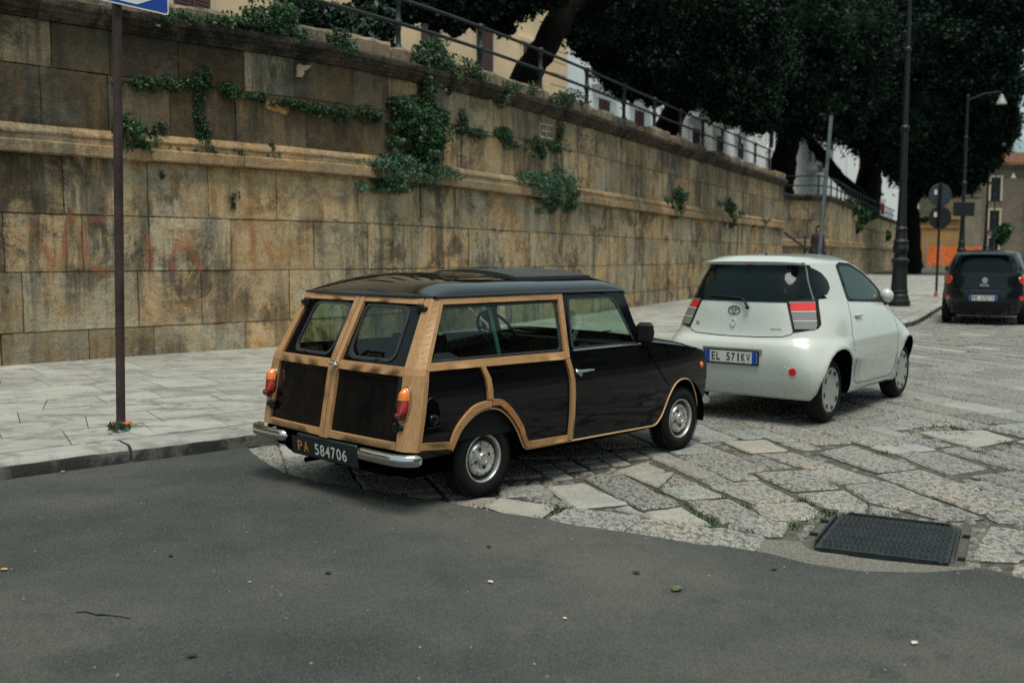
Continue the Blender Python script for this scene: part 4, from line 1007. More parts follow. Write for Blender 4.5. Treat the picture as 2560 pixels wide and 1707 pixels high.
# ---------------------------------------------------------------- lofted modern cars
def sgnpow(a, p): return math.copysign(abs(a) ** p, a)
def loft_body(name, mat, parent, T, xm, wheels, arch_r, dome, n=168, ztop=None, flare=.028):
    zs = T['zs']
    def ring(z, k=1.0, zo=None):
        xr, xf, w, nr, nf = (smooth_tab(T[q], z) for q in ('xr', 'xf', 'w', 'nr', 'nf')); out = []
        for i in range(n):
            a = 2 * math.pi * i / n; a += .18 * math.sin(4 * a) * -1 * .25
            c, s = math.cos(a), math.sin(a)
            x = xm + ((xf - xm) * sgnpow(c, 2 / nf) if c > 0 else (xm - xr) * sgnpow(c, 2 / nr)); y = w * sgnpow(s, 2 / (nf if c > 0 else nr))
            if k == 1.0:
                for wx, wzz in wheels:
                    r = math.hypot(x - wx, z - wzz)
                    if abs(y) > w * .6: y += math.copysign(flare * math.exp(-((r - arch_r - .005) / .055) ** 2), y)
            out.append((xm + (x - xm) * k, y * k, zo if zo is not None else z))
        return out
    rings = [ring(z) for z in zs]
    zt = zs[-1]
    for k in (.985, .96, .92, .86, .78, .66, .5, .3, .1): rings.append(ring(zt, k, zt + dome * (1 - k ** 3.2) ** .8))
    mb = MB(); V = [p for r in rings for p in r]; m = len(rings)
    mb.add(V, [(i * n + j, i * n + (j + 1) % n, (i + 1) * n + (j + 1) % n, (i + 1) * n + j) for i in range(m - 1) for j in range(n)] + [tuple(range(n))[::-1], tuple((m - 1) * n + j for j in range(n))], True)
    o = mb.build(name, [mat, M_UNDER], None)
    cut = MB()
    for wx, wzz in wheels:
        for sg in (-1, 1): cut.lathe([(.0, 0), (arch_r, 0), (arch_r, .6), (.0, .6)], 48, 'Y', (wx, .50 if sg > 0 else -1.10, wzz), sharp=False)
    co = cut.build('cutter', M_UNDER)
    import bmesh
    bmm = bmesh.new(); bmm.from_mesh(co.data); bmesh.ops.remove_doubles(bmm, verts=bmm.verts, dist=1e-5); bmesh.ops.recalc_face_normals(bmm, faces=bmm.faces); bmm.to_mesh(co.data); bmm.free()
    bmm = bmesh.new(); bmm.from_mesh(o.data); bmesh.ops.recalc_face_normals(bmm, faces=bmm.faces); bmm.to_mesh(o.data); bmm.free()
    smooth_bvh = BVHTree.FromPolygons([v.co.copy() for v in o.data.vertices], [tuple(p.vertices) for p in o.data.polygons])
    mod = o.modifiers.new('arches', 'BOOLEAN'); mod.operation = 'DIFFERENCE'; mod.object = co; mod.solver = 'EXACT'
    me = bpy.data.meshes.new_from_object(o.evaluated_get(_dg())); o.modifiers.clear(); old = o.data; o.data = me; bpy.data.meshes.remove(old); bpy.data.objects.remove(co)
    me.materials.clear(); me.materials.append(mat); me.materials.append(M_UNDER)
    for p in me.polygons:
        c = p.center; ins = any(math.hypot(c.x - wx, c.z - wzz) < arch_r + .0003 for wx, wzz in wheels) and abs(c.y) > .45
        p.material_index = 1 if (ins and abs(p.normal.y) < .6 or (ins and abs(c.y) < .56) or c.z < zs[0] + .002) else 0
        p.use_smooth = p.material_index == 0
    o.parent = parent
    return o, smooth_bvh
class Proj:
    """lays flat outlines onto a body surface by casting rays at it"""
    def __init__(s, bvh): s.b = bvh
    def hit(s, o, d, t):
        loc, nor, *_ = s.b.ray_cast(Vector(o), Vector(d))
        if loc is None:
            loc, nor, *_ = s.b.find_nearest(Vector(o) + Vector(d) * 2.0)
        if nor.dot(Vector(d)) > 0: nor = -nor
        return loc + nor * t
    def side(s, sg): return lambda x, z, t: s.hit((x, sg * 3, z), (0, -sg, 0), t)
    def rear(s): return lambda y, z, t: s.hit((-3, y, z), (1, 0, 0), t)
    def corner(s, sg):
        q = math.sqrt(.5); e = Vector((q, sg * q, 0)); o = Vector((-q, sg * q, 0))
        return lambda u, z, t: s.hit(e * u + o * 3 + Vector((0, 0, z)), -o, t)
def ribbon(mb, f, pts, w=.006, t=.0015, step=.03, closed=False):
    pts = dens(pts, step, closed)
    if closed: pts = pts + pts[:1]
    P = [Vector(p) for p in pts]; A = []
    for i, p in enumerate(P):
        T = (P[min(i + 1, len(P) - 1)] - P[max(i - 1, 0)]).normalized(); nn = Vector((-T.y, T.x)) * w / 2
        A += [f(*(p + nn), t), f(*(p - nn), t)]
    mb.add(A, [(2 * i, 2 * i + 1, 2 * i + 3, 2 * i + 2) for i in range(len(P) - 1)])
def it_plate(parent, f, yc_, zc, w, h, txt, twidth):
    mb = MB(); mb.prism([(yc_ - w / 2 - .012, zc - h / 2 - .014), (yc_ + w / 2 + .012, zc - h / 2 - .014), (yc_ + w / 2 + .012, zc + h / 2 + .012), (yc_ - w / 2 - .012, zc + h / 2 + .012)], f, -.012, .008); pl = mb.build('number_plate', M_TRIM, parent)
    mb = MB(); mb.add([f(yc_ + a * w / 2, zc + b * h / 2, .0095) for a, b in ((1, -1), (-1, -1), (-1, 1), (1, 1))], [(0, 1, 2, 3)]); mb.build('plate_face', M_PLW, pl)
    mb = MB()
    for sg in (1, -1): mb.add([f(yc_ + sg * w * a, zc + b * h * .485, .0105) for a, b in ((.495, -1), (.405, -1), (.405, 1), (.495, 1))], [(0, 1, 2, 3)])
    mb.build('country_band', M_PLB, pl)
    mb = MB(); n = len(txt)
    for k, ch in enumerate(txt):
        if ch == ' ': continue
        put_text(mb, ch, h * .70, lambda a, b: f(yc_ + twidth / 2 - twidth * (k + .5) / n - a, zc + b, .011), width=twidth / n * (.74 if ch not in '1I' else .3), bold=.02)
    mb.build('lettering', M_INK, pl)
def cover_wheel(R_, rim, wd, cov, slots=8):
    def b(w):
        mb = MB(); mb.lathe(tyre_mesh(R_, rim, wd), 48, 'Y', sharp=False); mb.build('tyre', M_TYRE, w)
        h = wd / 2; mb = MB(); mb.lathe([(rim + .006, -h * .8), (rim + .004, -h * .98), (rim - .012, -h * 1.0), (rim * .72, -h * .92), (rim * .42, -h * 1.02), (rim * .2, -h * 1.0), (0, -h * 1.0)], 48, 'Y', sharp=False); mb.build('wheel_trim', cov, w)
        for k in range(slots):
            mb = MB(); a = 2 * math.pi * (k + .25) / slots; Rm = Matrix.Rotation(-a, 3, 'Y')
            pl = [(rim * .82 + rim * .095 * math.cos(q), .027 * math.sin(q) * (1.25 if math.cos(q) > 0 else .8)) for q in [2 * math.pi * i / 14 for i in range(14)]]
            mb.add([Rm @ Vector((r, -h * (.975) - .004, s)) for r, s in pl], [tuple(range(14))]); mb.build('vent_slot', M_RIMD, w)
    return b

M_HUB = simple('wheel_trim_silver', (.40, .41, .38), .4, .3, var=.12, vs=12)
IQX, IQY, IQRZ = 2.354, 9.590, R(52.33)
iq = empty('city_car', (IQX, IQY, 0), IQRZ, 'short pearl white city car with plate EL 571KV ahead of the wood-framed estate', 'car')
T = dict(zs=[.24, .27, .31, .36, .42, .48, .54, .60, .65, .69, .72, .745, .765, .785, .80, .82, .85, .89, .93, .97, 1.01, 1.05, 1.09, 1.13, 1.18, 1.23, 1.28, 1.33, 1.38, 1.42, 1.45, 1.47],
         xr=[(.24, -.40), (.33, -.445), (.45, -.475), (.58, -.485), (.70, -.470), (.74, -.455), (.78, -.42), (.82, -.405), (1.11, -.350), (1.30, -.245), (1.42, -.165), (1.45, -.165), (1.47, -.17)],
         xf=[(.24, 2.47), (.4, 2.55), (.6, 2.53), (.75, 2.40), (.85, 2.24), (.95, 2.05), (1.05, 1.93), (1.2, 1.78), (1.3, 1.64), (1.4, 1.45), (1.47, 1.20)],
         w=[(.24, .775), (.30, .80), (.42, .815), (.58, .838), (.72, .838), (.80, .822), (.9, .795), (1.0, .760), (1.12, .70), (1.28, .632), (1.42, .572), (1.47, .548)],
         nr=[(.24, 11), (.45, 10), (.6, 7), (.8, 4.4), (1.1, 3.6), (1.3, 4.0), (1.47, 4.2)], nf=[(.24, 8), (.6, 8), (.75, 7), (.95, 6), (1.2, 7), (1.35, 6), (1.47, 4)])
iqb, bvh = loft_body('body', M_PEARL, iq, T, .75, [(-.005, .31), (2.085, .305)], .378, .088)
pj = Proj(bvh); rr_ = pj.rear()
g = [(.50, 1.448), (.615, 1.20), (.655, 1.145), (.60, 1.122), (.43, 1.112)]
rg = g + [(-y, z) for y, z in g[::-1]]
mb = MB(); panel(mb, rg, rr_, .006, -.004, step=.032); rgo = mb.build('rear_window', M_DGLASS, iq)
for sg in (-1, 1):
    mb = MB(); ribbon(mb, rr_, [(sg * .475, 1.446), (sg * .53, 1.30), (sg * .60, 1.128)], .009, .0085); mb.build('glass_joint', simple('joint_grey', (.10, .12, .12), .5), rgo)
for sg in (-1, 1):
    f = pj.side(sg)
    mb = MB(); panel(mb, rpoly([(-.185, 1.450), (.017, 1.432), (.15, 1.378), (.212, 1.30), (.20, 1.235), (.11, 1.18), (-.05, 1.158), (-.26, 1.152), (-.27, 1.20)], .02), f, .006, -.004, step=.03); mb.build('quarter_window', M_DGLASS, iq)
    dw = rpoly([(.545, 1.445), (.66, 1.472), (.93, 1.462), (1.237, 1.373), (1.555, 1.20), (1.60, 1.15), (1.54, 1.058), (.50, 1.105)], .03)
    mb = MB(); panel(mb, dw, f, .004, -.004, step=.045); wo = mb.build('door_window', M_DGLASS2, iq)
    cx, cz = 1.0, 1.24; inn = rpoly([(.600, 1.425), (.68, 1.437), (.93, 1.430), (1.22, 1.345), (1.47, 1.205), (1.49, 1.15), (1.46, 1.085), (.56, 1.125)], .03)
    mb = MB(); panel(mb, dw, f, .007, -.002, (inn,), .06); mb.build('frame', M_TRIM, wo)
    mb = MB(); ribbon(mb, f, [(.49, 1.10), (.42, .98), (.33, .80), (.345, .70), (.41, .55), (.44, .42), (.47, .345), (.54, .318), (1.50, .295), (1.62, .325), (1.665, .42), (1.68, .56), (1.70, .70), (1.72, .85), (1.70, .97)], .007); mb.build('door_gap', M_SEAM, iq)
    mb = MB(); p = Vector(f(.60, .965, .018)); mb.box(p, (.19, .025, .030), bev=.011); mb.box(p + Vector((-.02, -sg * .01, -.028)), (.11, .02, .03), bev=.008); mb.build('door_handle', M_PEARL, iq)
    mb = MB(); c = Vector(f(1.565, 1.10, .050)); mb.sphere(c, (.07, .072, .074), 20, 12); mo = mb.build('wing_mirror', M_PEARL, iq)
    mb = MB(); mb.box(c + Vector((.0, -sg * .06, -.075)), (.10, .15, .04), bev=.015); mb.build('mirror_mount', M_TRIM, mo)
    mb = MB(); lo = [(.090, 1.115), (.20, 1.130), (.30, 1.152), (.37, 1.158), (.405, 1.135), (.395, 1.06), (.388, .955), (.385, .915), (.35, .882), (.115, .845)]
    fc = pj.corner(sg); panel(mb, lo, fc, .007, -.006, step=.025); lamp = mb.build('tail_lamp', M_TRIM, iq)
    def strip(nm, m, z0, z1, t=.012, inset=.018):
        L = lambda z: .090 + (1.112 - z) / .27 * .025 + inset; Rr = lambda z: lerp_tab([(.86, .30), (.90, .335), (1.06, .35), (1.13, .365)], z)
        mb = MB(); zs_ = [z0 + (z1 - z0) * i / 3 for i in range(4)]
        poly = [(L(z), z) for z in zs_] + [(Rr(z), z) for z in zs_[::-1]]; panel(mb, poly, fc, t, 0, step=.025); mb.build(nm, m, lamp)
    strip('red_lens', M_RED2, 1.035, 1.105); strip('highlight_strip', M_CLEAR, 1.106, 1.118, .010); strip('clear_lens', M_CLEAR, .950, 1.018); strip('lower_clear_lens', M_CLEAR, .872, .938)  # topmost pale strip stands in for a reflected highlight on the lamp
    strip('lamp_bar', M_PLW, 1.022, 1.031, .014); strip('lamp_bar', M_PLW, .940, .948, .014)
    mb = MB(); panel(mb, [(sg * (.57 + .034 * math.cos(a)), .50 + .034 * math.sin(a)) for a in [2 * math.pi * i / 20 for i in range(20)]], rr_, .006, -.004, step=.03); mb.build('reflector', M_RED2, iq)
mb = MB(); ribbon(mb, rr_, [(.52, .855), (.50, .825), (.43, .803), (.2, .792), (0, .789), (-.2, .792), (-.43, .803), (-.50, .825), (-.52, .855)], .008)
ribbon(mb, rr_, [(.50, 1.11), (.512, .95), (.52, .855)], .006); ribbon(mb, rr_, [(-.50, 1.11), (-.512, .95), (-.52, .855)], .006); mb.build('hatch_gap', M_SEAM, iq)
# roof lip over the rear glass
mb = MB(); ysl = [-.50 + 1.0 * i / 24 for i in range(25)]
lipx = lambda y: -.172 - .022 * (1 - abs(y / .52) ** 3)
lipz = lambda y: 1.478 - .012 * (y / .5) ** 4
mb.grid(lambda y, v: (lipx(y) + .16 * (1 - v), y, lipz(y) + .052 * (1 - v) ** .8 * (1 - abs(y / .52) ** 6) + .004), ysl, [0, .3, .6, .85, 1])
mb.grid(lambda y, v: (lipx(y) + .012 * v, y, lipz(y) + .004 - .022 * v), ysl, [0, .5, 1])
mb.grid(lambda y, v: (lipx(y) + .012 + .06 * v, y, lipz(y) - .018 + .004 * v), ysl, [0, .5, 1])
mb.build('roof_lip', M_PEARL, iq)
mb = MB(); mb.box((-.20, 0, 1.452), (.03, .05, .014), bev=.004); mb.build('high_brake_light', M_DRED, iq)
pw = lambda y, z, t: rr_(y, z, t)
mb = MB(); mb.tube([pw(-.085, 1.055, .035), pw(-.055, 1.10, .03), pw(-.01, 1.132, .026), pw(.34, 1.15, .02)], [.014, .012, .011, .007], 8); mb.sphere(pw(-.085, 1.052, .03), .019); mb.build('rear_wiper', M_TRIM, iq)
mb = MB()   # maker's emblem: three interlocking ovals
def oval(mb, cy, cz, a, b, w):
    n = 32; P = []
    for i in range(n):
        t = 2 * math.pi * i / n
        for k in (1, 0): P.append(pw(cy + (a - w * k) * math.cos(t), cz + (b - w * k) * math.sin(t), .008))
    mb.add(P, [(2 * i, 2 * i + 1, 2 * ((i + 1) % n) + 1, 2 * ((i + 1) % n)) for i in range(n)])
oval(mb, .055, 1.027, .062, .042, .009); oval(mb, .055, 1.043, .042, .020, .006); oval(mb, .055, 1.030, .018, .036, .006); mb.build('emblem', M_RIMD, iq)
mb = MB(); panel(mb, [(.055 + .026 * math.cos(a), .925 + (.050 if math.sin(a) < 0 else .035) * math.sin(a)) for a in [2 * math.pi * i / 20 for i in range(20)]], pw, .012, -.002, step=.03); lk = mb.build('lock_boss', M_PEARL, iq)
mb = MB(); panel(mb, [(.055 + .008 * math.cos(a), .93 + .008 * math.sin(a)) for a in [2 * math.pi * i / 10 for i in range(10)]], pw, .014, .01, step=.03); mb.build('keyhole', M_INK, lk)
mb = MB(); put_text(mb, 'iQ', .034, lambda a, b: pw(.43 - a, .895 + b, .006), bold=.02); mb.build('model_badge', M_RIMD, iq)
mb = MB(); put_text(mb, 'optima', .018, lambda a, b: pw(-.365 - a, .868 + b, .005), width=.10, bold=.01); mb.build('trim_badge', M_RIMD, iq)
fpl = lambda y, z, t: (-.492 - .03 * (z - .6) - t, y, z)
rec = rpoly([(.325, .675), (-.285, .675), (-.285, .535), (.325, .535)], .03); reci = rpoly([(.312, .662), (-.272, .662), (-.272, .520), (.312, .520)], .02)
mb = MB(); panel(mb, rpoly([(.318, .684), (-.278, .684), (-.278, .640), (.318, .640)], .015), pw, .010, -.004, step=.05); mb.build('plate_light_housing', simple('housing_grey', (.16, .16, .14), .5), iq)
it_plate(iq, fpl, .02, .603, .52, .108, 'EL 571KV', .40)
mb = MB(); mb.box((-.14, 0, .30), (.5, 1.2, .12), bev=.05); mb.box((1, 0, .25), (1.9, 1.3, .12), bev=.04); mb.tube([(-.2, .5, .26), (-.42, .5, .26)], .03, 10); mb.tube([(0, -.6, .3), (0, .6, .3)], .035, 8); mb.build('underbody', M_UNDER, iq)
mb = MB(); mb.add([(.30, .02, 1.51), (.20, .02, 1.555), (.26, .02, 1.515), (.30, -.02, 1.51), (.20, -.005, 1.555), (.26, -.02, 1.515)], [(0, 1, 2), (5, 4, 3), (0, 3, 4, 1), (1, 4, 5, 2)]); mb.build('aerial', M_TRIM, iq)
for x, y, s_ in ((0, -.735, -1), (2.09, -.755, -1), (0, .735, 1), (2.09, .755, 1)): wheel(iq, x, y * .905, s_, cover_wheel(.304, .205, .175, M_HUB), .304)

# dark people carrier further along the kerb, and the pale car beyond it
def mpv(name, loc, rz, mat, label, plate_txt, full=True):
    o = empty(name, loc, rz, label, 'car')
    T = dict(zs=[.22, .26, .32, .40, .5, .6, .7, .78, .84, .90, .97, 1.05, 1.12, 1.18, 1.25, 1.33, 1.42, 1.50, 1.56, 1.59],
             xr=[(.22, -.64), (.35, -.72), (.6, -.745), (.78, -.72), (.84, -.70), (1.1, -.675), (1.3, -.60), (1.5, -.50), (1.59, -.47)],
             xf=[(.22, 3.2), (.5, 3.42), (.8, 3.34), (.95, 3.1), (1.1, 2.5), (1.3, 2.1), (1.5, 1.6), (1.59, 1.3)],
             w=[(.22, .80), (.35, .85), (.6, .89), (.9, .885), (1.05, .87), (1.2, .82), (1.45, .72), (1.59, .64)],
             nr=[(.22, 4), (.8, 4), (1.2, 4), (1.59, 4.5)], nf=[(.22, 3), (1.0, 2.8), (1.59, 3)])
    b, bv = loft_body('body', mat, o, T, 1.2, [(0, .32), (2.6, .32)], .37, .065, 96, flare=.02)
    p = Proj(bv); r = p.rear()
    mb = MB(); panel(mb, rpoly([(.53, 1.515), (-.53, 1.515), (-.66, 1.20), (-.55, 1.155), (.55, 1.155), (.66, 1.20)], .06), r, .005, -.004, step=.09); mb.build('rear_window', M_DGLASS, o)
    for sg in (-1, 1):
        mb = MB(); panel(mb, rpoly([(-.25, 1.46), (1.3, 1.46), (1.95, 1.2), (2.1, 1.06), (-.42, 1.10)], .05), p.side(sg), .004, -.004, step=.15); mb.build('side_window', M_DGLASS, o)
        cir = lambda y, z, q: [(sg * y + q * math.cos(a), z + q * math.sin(a)) for a in [2 * math.pi * i / 22 for i in range(22)]]
        mb = MB(); panel(mb, cir(.76, 1.0, .105), r, .008, -.004, step=.05); lm = mb.build('tail_lamp', M_CHROME, o)
        mb = MB(); panel(mb, cir(.76, 1.0, .092), r, .016, 0, step=.05); mb.build('red_lens', M_RED2, lm)
        mb = MB(); panel(mb, cir(.74, .60, .05), r, .008, -.004, step=.04); mb.build('fog_lamp', M_RED2, o)
        mb = MB(); c = Vector(p.side(sg)(2.05, 1.10, .13)); mb.sphere(c, (.09, .13, .09)); mb.tube([c, p.side(sg)(2.1, 1.06, 0)], .03, 8); mb.build('wing_mirror', mat, o)
    mb = MB(); panel(mb, rpoly([(.80, .50), (-.80, .50), (-.78, .30), (.78, .30)], .04), r, .006, -.004, step=.12); mb.build('bumper_trim', M_TRIM, o)
    mb = MB(); ribbon(mb, r, [(.62, 1.1), (.60, .86), (.4, .80), (-.4, .80), (-.60, .86), (-.62, 1.1)], .012); mb.build('hatch_gap', M_UNDER, o)
    mb = MB(); mb.grid(lambda y, v: (-.47 - .12 * math.sin(v * 1.5), y, 1.60 - .05 * v - .02 * (y / .6) ** 2), [-.6 + 1.2 * i / 10 for i in range(11)], [0, .35, .7, 1]); mb.build('spoiler', mat, o)
    if full:
        fp = lambda y, z, t: (-.752 - t, y, z)
        it_plate(o, fp, .02, .60, .55, .115, plate_txt, .43)
        mb = MB(); panel(mb, [(.055 * math.cos(a), .985 + .055 * math.sin(a)) for a in [2 * math.pi * i / 20 for i in range(20)]], r, .012, -.002, step=.05); bd = mb.build('badge', M_CHROME, o)
        mb = MB(); panel(mb, rpoly([(.043, 1.01), (-.043, 1.01), (-.043, .96), (.043, .96)], .015), r, .016, 0, step=.05); bf = mb.build('badge_face', M_RED, bd)
        mb = MB(); put_text(mb, 'FIAT', .026, lambda a, b: r(-a, .985 + b, .019), width=.07); mb.build('lettering', M_CHROME, bd)
        mb = MB(); put_text(mb, '500L', .05, lambda a, b: r(-a, .88 + b, .006), width=.2, bold=.01); mb.build('model_badge', M_RIM, o)
        mb = MB(); mb.box((-.70, 0, .755), (.06, .62, .03), bev=.01); mb.build('hatch_handle', M_RIMD, o)
    mb = MB(); mb.box((1.2, 0, .28), (3.2, 1.4, .16), bev=.05); mb.build('underbody', M_UNDER, o)
    for x, y, s_ in ((0, -.77, -1), (2.6, -.77, -1), (0, .77, 1), (2.6, .77, 1)): wheel(o, x, y, s_, cover_wheel(.32, .21, .2, M_HUB), .32)
    return o
fp_ = at(2462, 780, 21.8)
mpv('people_carrier', (fp_.x + .3, fp_.y + .66, 0), R(63.5), M_TEALBLK, 'dark blue-black people carrier with round red tail lamps at the right edge', 'FE 175YV')
mpv('parked_car', (fp_.x + 3.15, fp_.y + 6.3, 0), R(62), M_SILV, 'pale silver car parked beyond the dark people carrier, only its roof showing', '', False)

# ================================================================== PLANTS, TREES
nrg = np.random.default_rng(5)
def leaf_cloud(name, mat, Cn, size, parent=None, origin=(0, 0, 0), aspect=.55, up=None, core=None):
    """many small separate leaves; Cn (n,3) centres, size scalar or (n,)"""
    n = len(Cn); a = nrg.normal(size=(n, 3)); 
    if up is not None: a = a * .8 + np.array(up)
    a /= np.linalg.norm(a, axis=1)[:, None]; b = np.cross(a, nrg.normal(size=(n, 3))); b /= np.linalg.norm(b, axis=1)[:, None]
    c = np.cross(a, b); sz = (np.ones(n) * size * nrg.uniform(.6, 1.35, n))[:, None]
    P = np.stack([Cn - b * sz * .5, Cn + c * sz * aspect * .5 - b * sz * .05 + a * sz * .06, Cn + b * sz * .5, Cn - c * sz * aspect * .5 - b * sz * .05 + a * sz * .06], 1).reshape(-1, 3) - np.array(origin)
    V = P; nv = 4 * n; loops = np.arange(nv, dtype=np.int32); starts = np.arange(n, dtype=np.int32) * 4; tot = np.full(n, 4, np.int32)
    if core is not None and len(core.v):
        cv = np.array(core.v) - np.array(origin); V = np.concatenate([P, cv]); 
        fl = [i + nv for f in core.f for i in f]; st = np.cumsum([0] + [len(f) for f in core.f])[:-1] + nv
        loops = np.concatenate([loops, np.array(fl, np.int32)]); starts = np.concatenate([starts, st.astype(np.int32)]); tot = np.concatenate([tot, np.array([len(f) for f in core.f], np.int32)])
    me = bpy.data.meshes.new(name); me.vertices.add(len(V)); me.vertices.foreach_set('co', V.astype(np.float32).ravel()); me.loops.add(len(loops)); me.loops.foreach_set('vertex_index', loops)
    me.polygons.add(len(starts)); me.polygons.foreach_set('loop_start', starts); me.polygons.foreach_set('loop_total', tot); me.update(calc_edges=True); me.materials.append(mat)
    o = bpy.data.objects.new(name, me); C.objects.link(o)
    if parent: o.parent = parent
    return o
def rough_tube(mb, pts, rad, n=12, r=rng):
    P = [Vector(p) for p in pts]; Q = []; RR = []
    for i in range(len(P) - 1):
        for k in range(5):
            t = k / 5; a, b, c, d = P[max(i - 1, 0)], P[i], P[i + 1], P[min(i + 2, len(P) - 1)]
            Q.append(.5 * ((2 * b) + (c - a) * t + (2 * a - 5 * b + 4 * c - d) * t * t + (3 * b - a - 3 * c + d) * t**3)); RR.append(rad[i] + (rad[i + 1] - rad[i]) * t)
    Q.append(P[-1]); RR.append(rad[-1]); b0 = len(mb.v)
    mb.tube(Q, [x * (1 + .08 * r.uniform(-1, 1)) for x in RR], n)
    for i in range(b0, len(mb.v)):
        v = Vector(mb.v[i]); mb.v[i] = tuple(v + Vector((mnoise.noise(v * 2.1), mnoise.noise(v * 2.1 + Vector((7, 0, 0))), mnoise.noise(v * 2.1 + Vector((0, 9, 0))))) * RR[0] * .22)
def blob_points(c, r, n, sq=1.0):
    d = nrg.normal(size=(n, 3)); d /= np.linalg.norm(d, axis=1)[:, None]
    # lumpy shell with ragged fringe, leaves gathered in clumps
    m = max(6, n // 46); cc = d[:m]; idx = nrg.integers(0, m, n); d = cc[idx] + nrg.normal(size=(n, 3)) * .13; d /= np.linalg.norm(d, axis=1)[:, None]
    k = np.array([mnoise.noise(Vector((x * 2.6 + c[0], y * 2.6, z * 2.6 + c[2]))) for x, y, z in d])
    rad = r * (.80 + .30 * k + .22 * nrg.random(n) - .18 * nrg.random(n) ** 3)
    fr = nrg.random(n) < .13; rad = np.where(fr, r * nrg.uniform(.95, 1.32, n) * (.9 + .35 * k), rad)
    return np.array(c) + d * rad[:, None] * np.array([1, 1, sq])
def tree(name, label, trunk, limbs, blobs, leaf, group='dark leaved trees on the terrace', dens_=1.0):
    base = Vector(trunk[0][0]); t = empty(name, base, 0, label, 'tree', group)
    mb = MB(); rough_tube(mb, [p for p, _ in trunk], [r for _, r in trunk], 14)
    part(mb, 'trunk', M_BARK, t)
    for L in limbs:
        mb = MB(); rough_tube(mb, [p for p, _ in L], [r for _, r in L], 10); part(mb, 'limb', M_BARK, t)
    pts = []; core = MB()
    for (px, py, Y, rp) in blobs:
        c = at(px, py, Y); r = rp * Y / F_PX
        lf = leaf(Y) if callable(leaf) else leaf
        n = int(dens_ * min(14000, 5.0 * 12.57 * r * r / (.27 * lf * lf)))
        pts.append(blob_points(c, r, n))
        s0 = len(core.v)
        if rp > 76: core.sphere(c, r * .72, 18, 12)
        for i in range(s0, len(core.v)):
            v = Vector(core.v[i]); core.v[i] = tuple(v + (v - c) * .28 * mnoise.noise(v * (1.6 / r)))
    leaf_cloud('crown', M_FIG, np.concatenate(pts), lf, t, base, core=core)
    return t
lf = lambda Y: .0044 * Y
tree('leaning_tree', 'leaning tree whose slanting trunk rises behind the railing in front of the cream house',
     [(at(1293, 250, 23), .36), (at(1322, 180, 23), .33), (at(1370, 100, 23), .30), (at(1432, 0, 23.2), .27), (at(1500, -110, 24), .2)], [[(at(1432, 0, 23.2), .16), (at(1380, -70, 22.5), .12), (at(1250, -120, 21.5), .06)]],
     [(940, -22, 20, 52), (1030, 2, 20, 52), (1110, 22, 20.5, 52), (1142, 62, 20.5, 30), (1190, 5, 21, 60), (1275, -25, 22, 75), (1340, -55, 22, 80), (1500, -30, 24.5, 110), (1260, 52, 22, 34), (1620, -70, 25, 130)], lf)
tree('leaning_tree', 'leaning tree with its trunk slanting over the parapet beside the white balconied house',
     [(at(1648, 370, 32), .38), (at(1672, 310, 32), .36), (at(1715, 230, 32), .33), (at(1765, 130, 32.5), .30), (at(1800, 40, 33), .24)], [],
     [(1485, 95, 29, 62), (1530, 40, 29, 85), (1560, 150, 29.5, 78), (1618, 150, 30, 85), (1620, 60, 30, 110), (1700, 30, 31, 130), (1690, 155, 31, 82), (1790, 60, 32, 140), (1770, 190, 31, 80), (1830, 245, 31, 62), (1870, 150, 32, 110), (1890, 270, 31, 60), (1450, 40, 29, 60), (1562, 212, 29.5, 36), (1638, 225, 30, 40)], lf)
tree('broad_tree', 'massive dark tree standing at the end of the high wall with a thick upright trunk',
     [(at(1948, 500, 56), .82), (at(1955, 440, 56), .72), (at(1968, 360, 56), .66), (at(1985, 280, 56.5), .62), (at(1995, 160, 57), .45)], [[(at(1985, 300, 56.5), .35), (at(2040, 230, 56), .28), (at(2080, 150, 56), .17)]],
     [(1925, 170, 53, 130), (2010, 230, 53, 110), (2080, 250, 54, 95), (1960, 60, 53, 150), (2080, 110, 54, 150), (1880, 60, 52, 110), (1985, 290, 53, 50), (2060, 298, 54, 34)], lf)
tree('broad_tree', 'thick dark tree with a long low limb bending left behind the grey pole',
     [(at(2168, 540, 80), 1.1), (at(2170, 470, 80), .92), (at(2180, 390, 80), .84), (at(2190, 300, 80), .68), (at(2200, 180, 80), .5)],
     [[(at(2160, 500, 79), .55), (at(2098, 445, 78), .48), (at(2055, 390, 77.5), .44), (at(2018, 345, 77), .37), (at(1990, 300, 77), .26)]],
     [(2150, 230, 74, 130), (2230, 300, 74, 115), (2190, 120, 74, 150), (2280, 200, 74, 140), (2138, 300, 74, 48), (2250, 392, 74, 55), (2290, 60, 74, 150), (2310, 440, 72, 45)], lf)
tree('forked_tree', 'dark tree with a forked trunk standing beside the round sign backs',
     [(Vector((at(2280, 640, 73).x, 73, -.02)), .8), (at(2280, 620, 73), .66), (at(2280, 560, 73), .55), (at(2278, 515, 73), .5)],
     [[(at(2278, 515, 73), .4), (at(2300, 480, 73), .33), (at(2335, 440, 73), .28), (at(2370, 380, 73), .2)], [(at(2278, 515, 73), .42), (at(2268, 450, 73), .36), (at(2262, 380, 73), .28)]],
     [(2300, 385, 70, 85), (2380, 370, 69, 90), (2340, 290, 69, 130), (2440, 300, 68, 95), (2462, 200, 66, 92), (2470, 90, 66, 90), (2410, 120, 67, 130), (2470, -10, 66, 110), (2430, 385, 69, 66), (2450, 412, 68, 40), (2395, 445, 69, 45), (2350, 452, 70, 38), (2478, 330, 68, 62), (2500, 265, 67, 42), (2392, 430, 69, 40), (2330, 430, 70, 40), (2490, 150, 66, 52), (2500, 40, 66, 60)], lf)

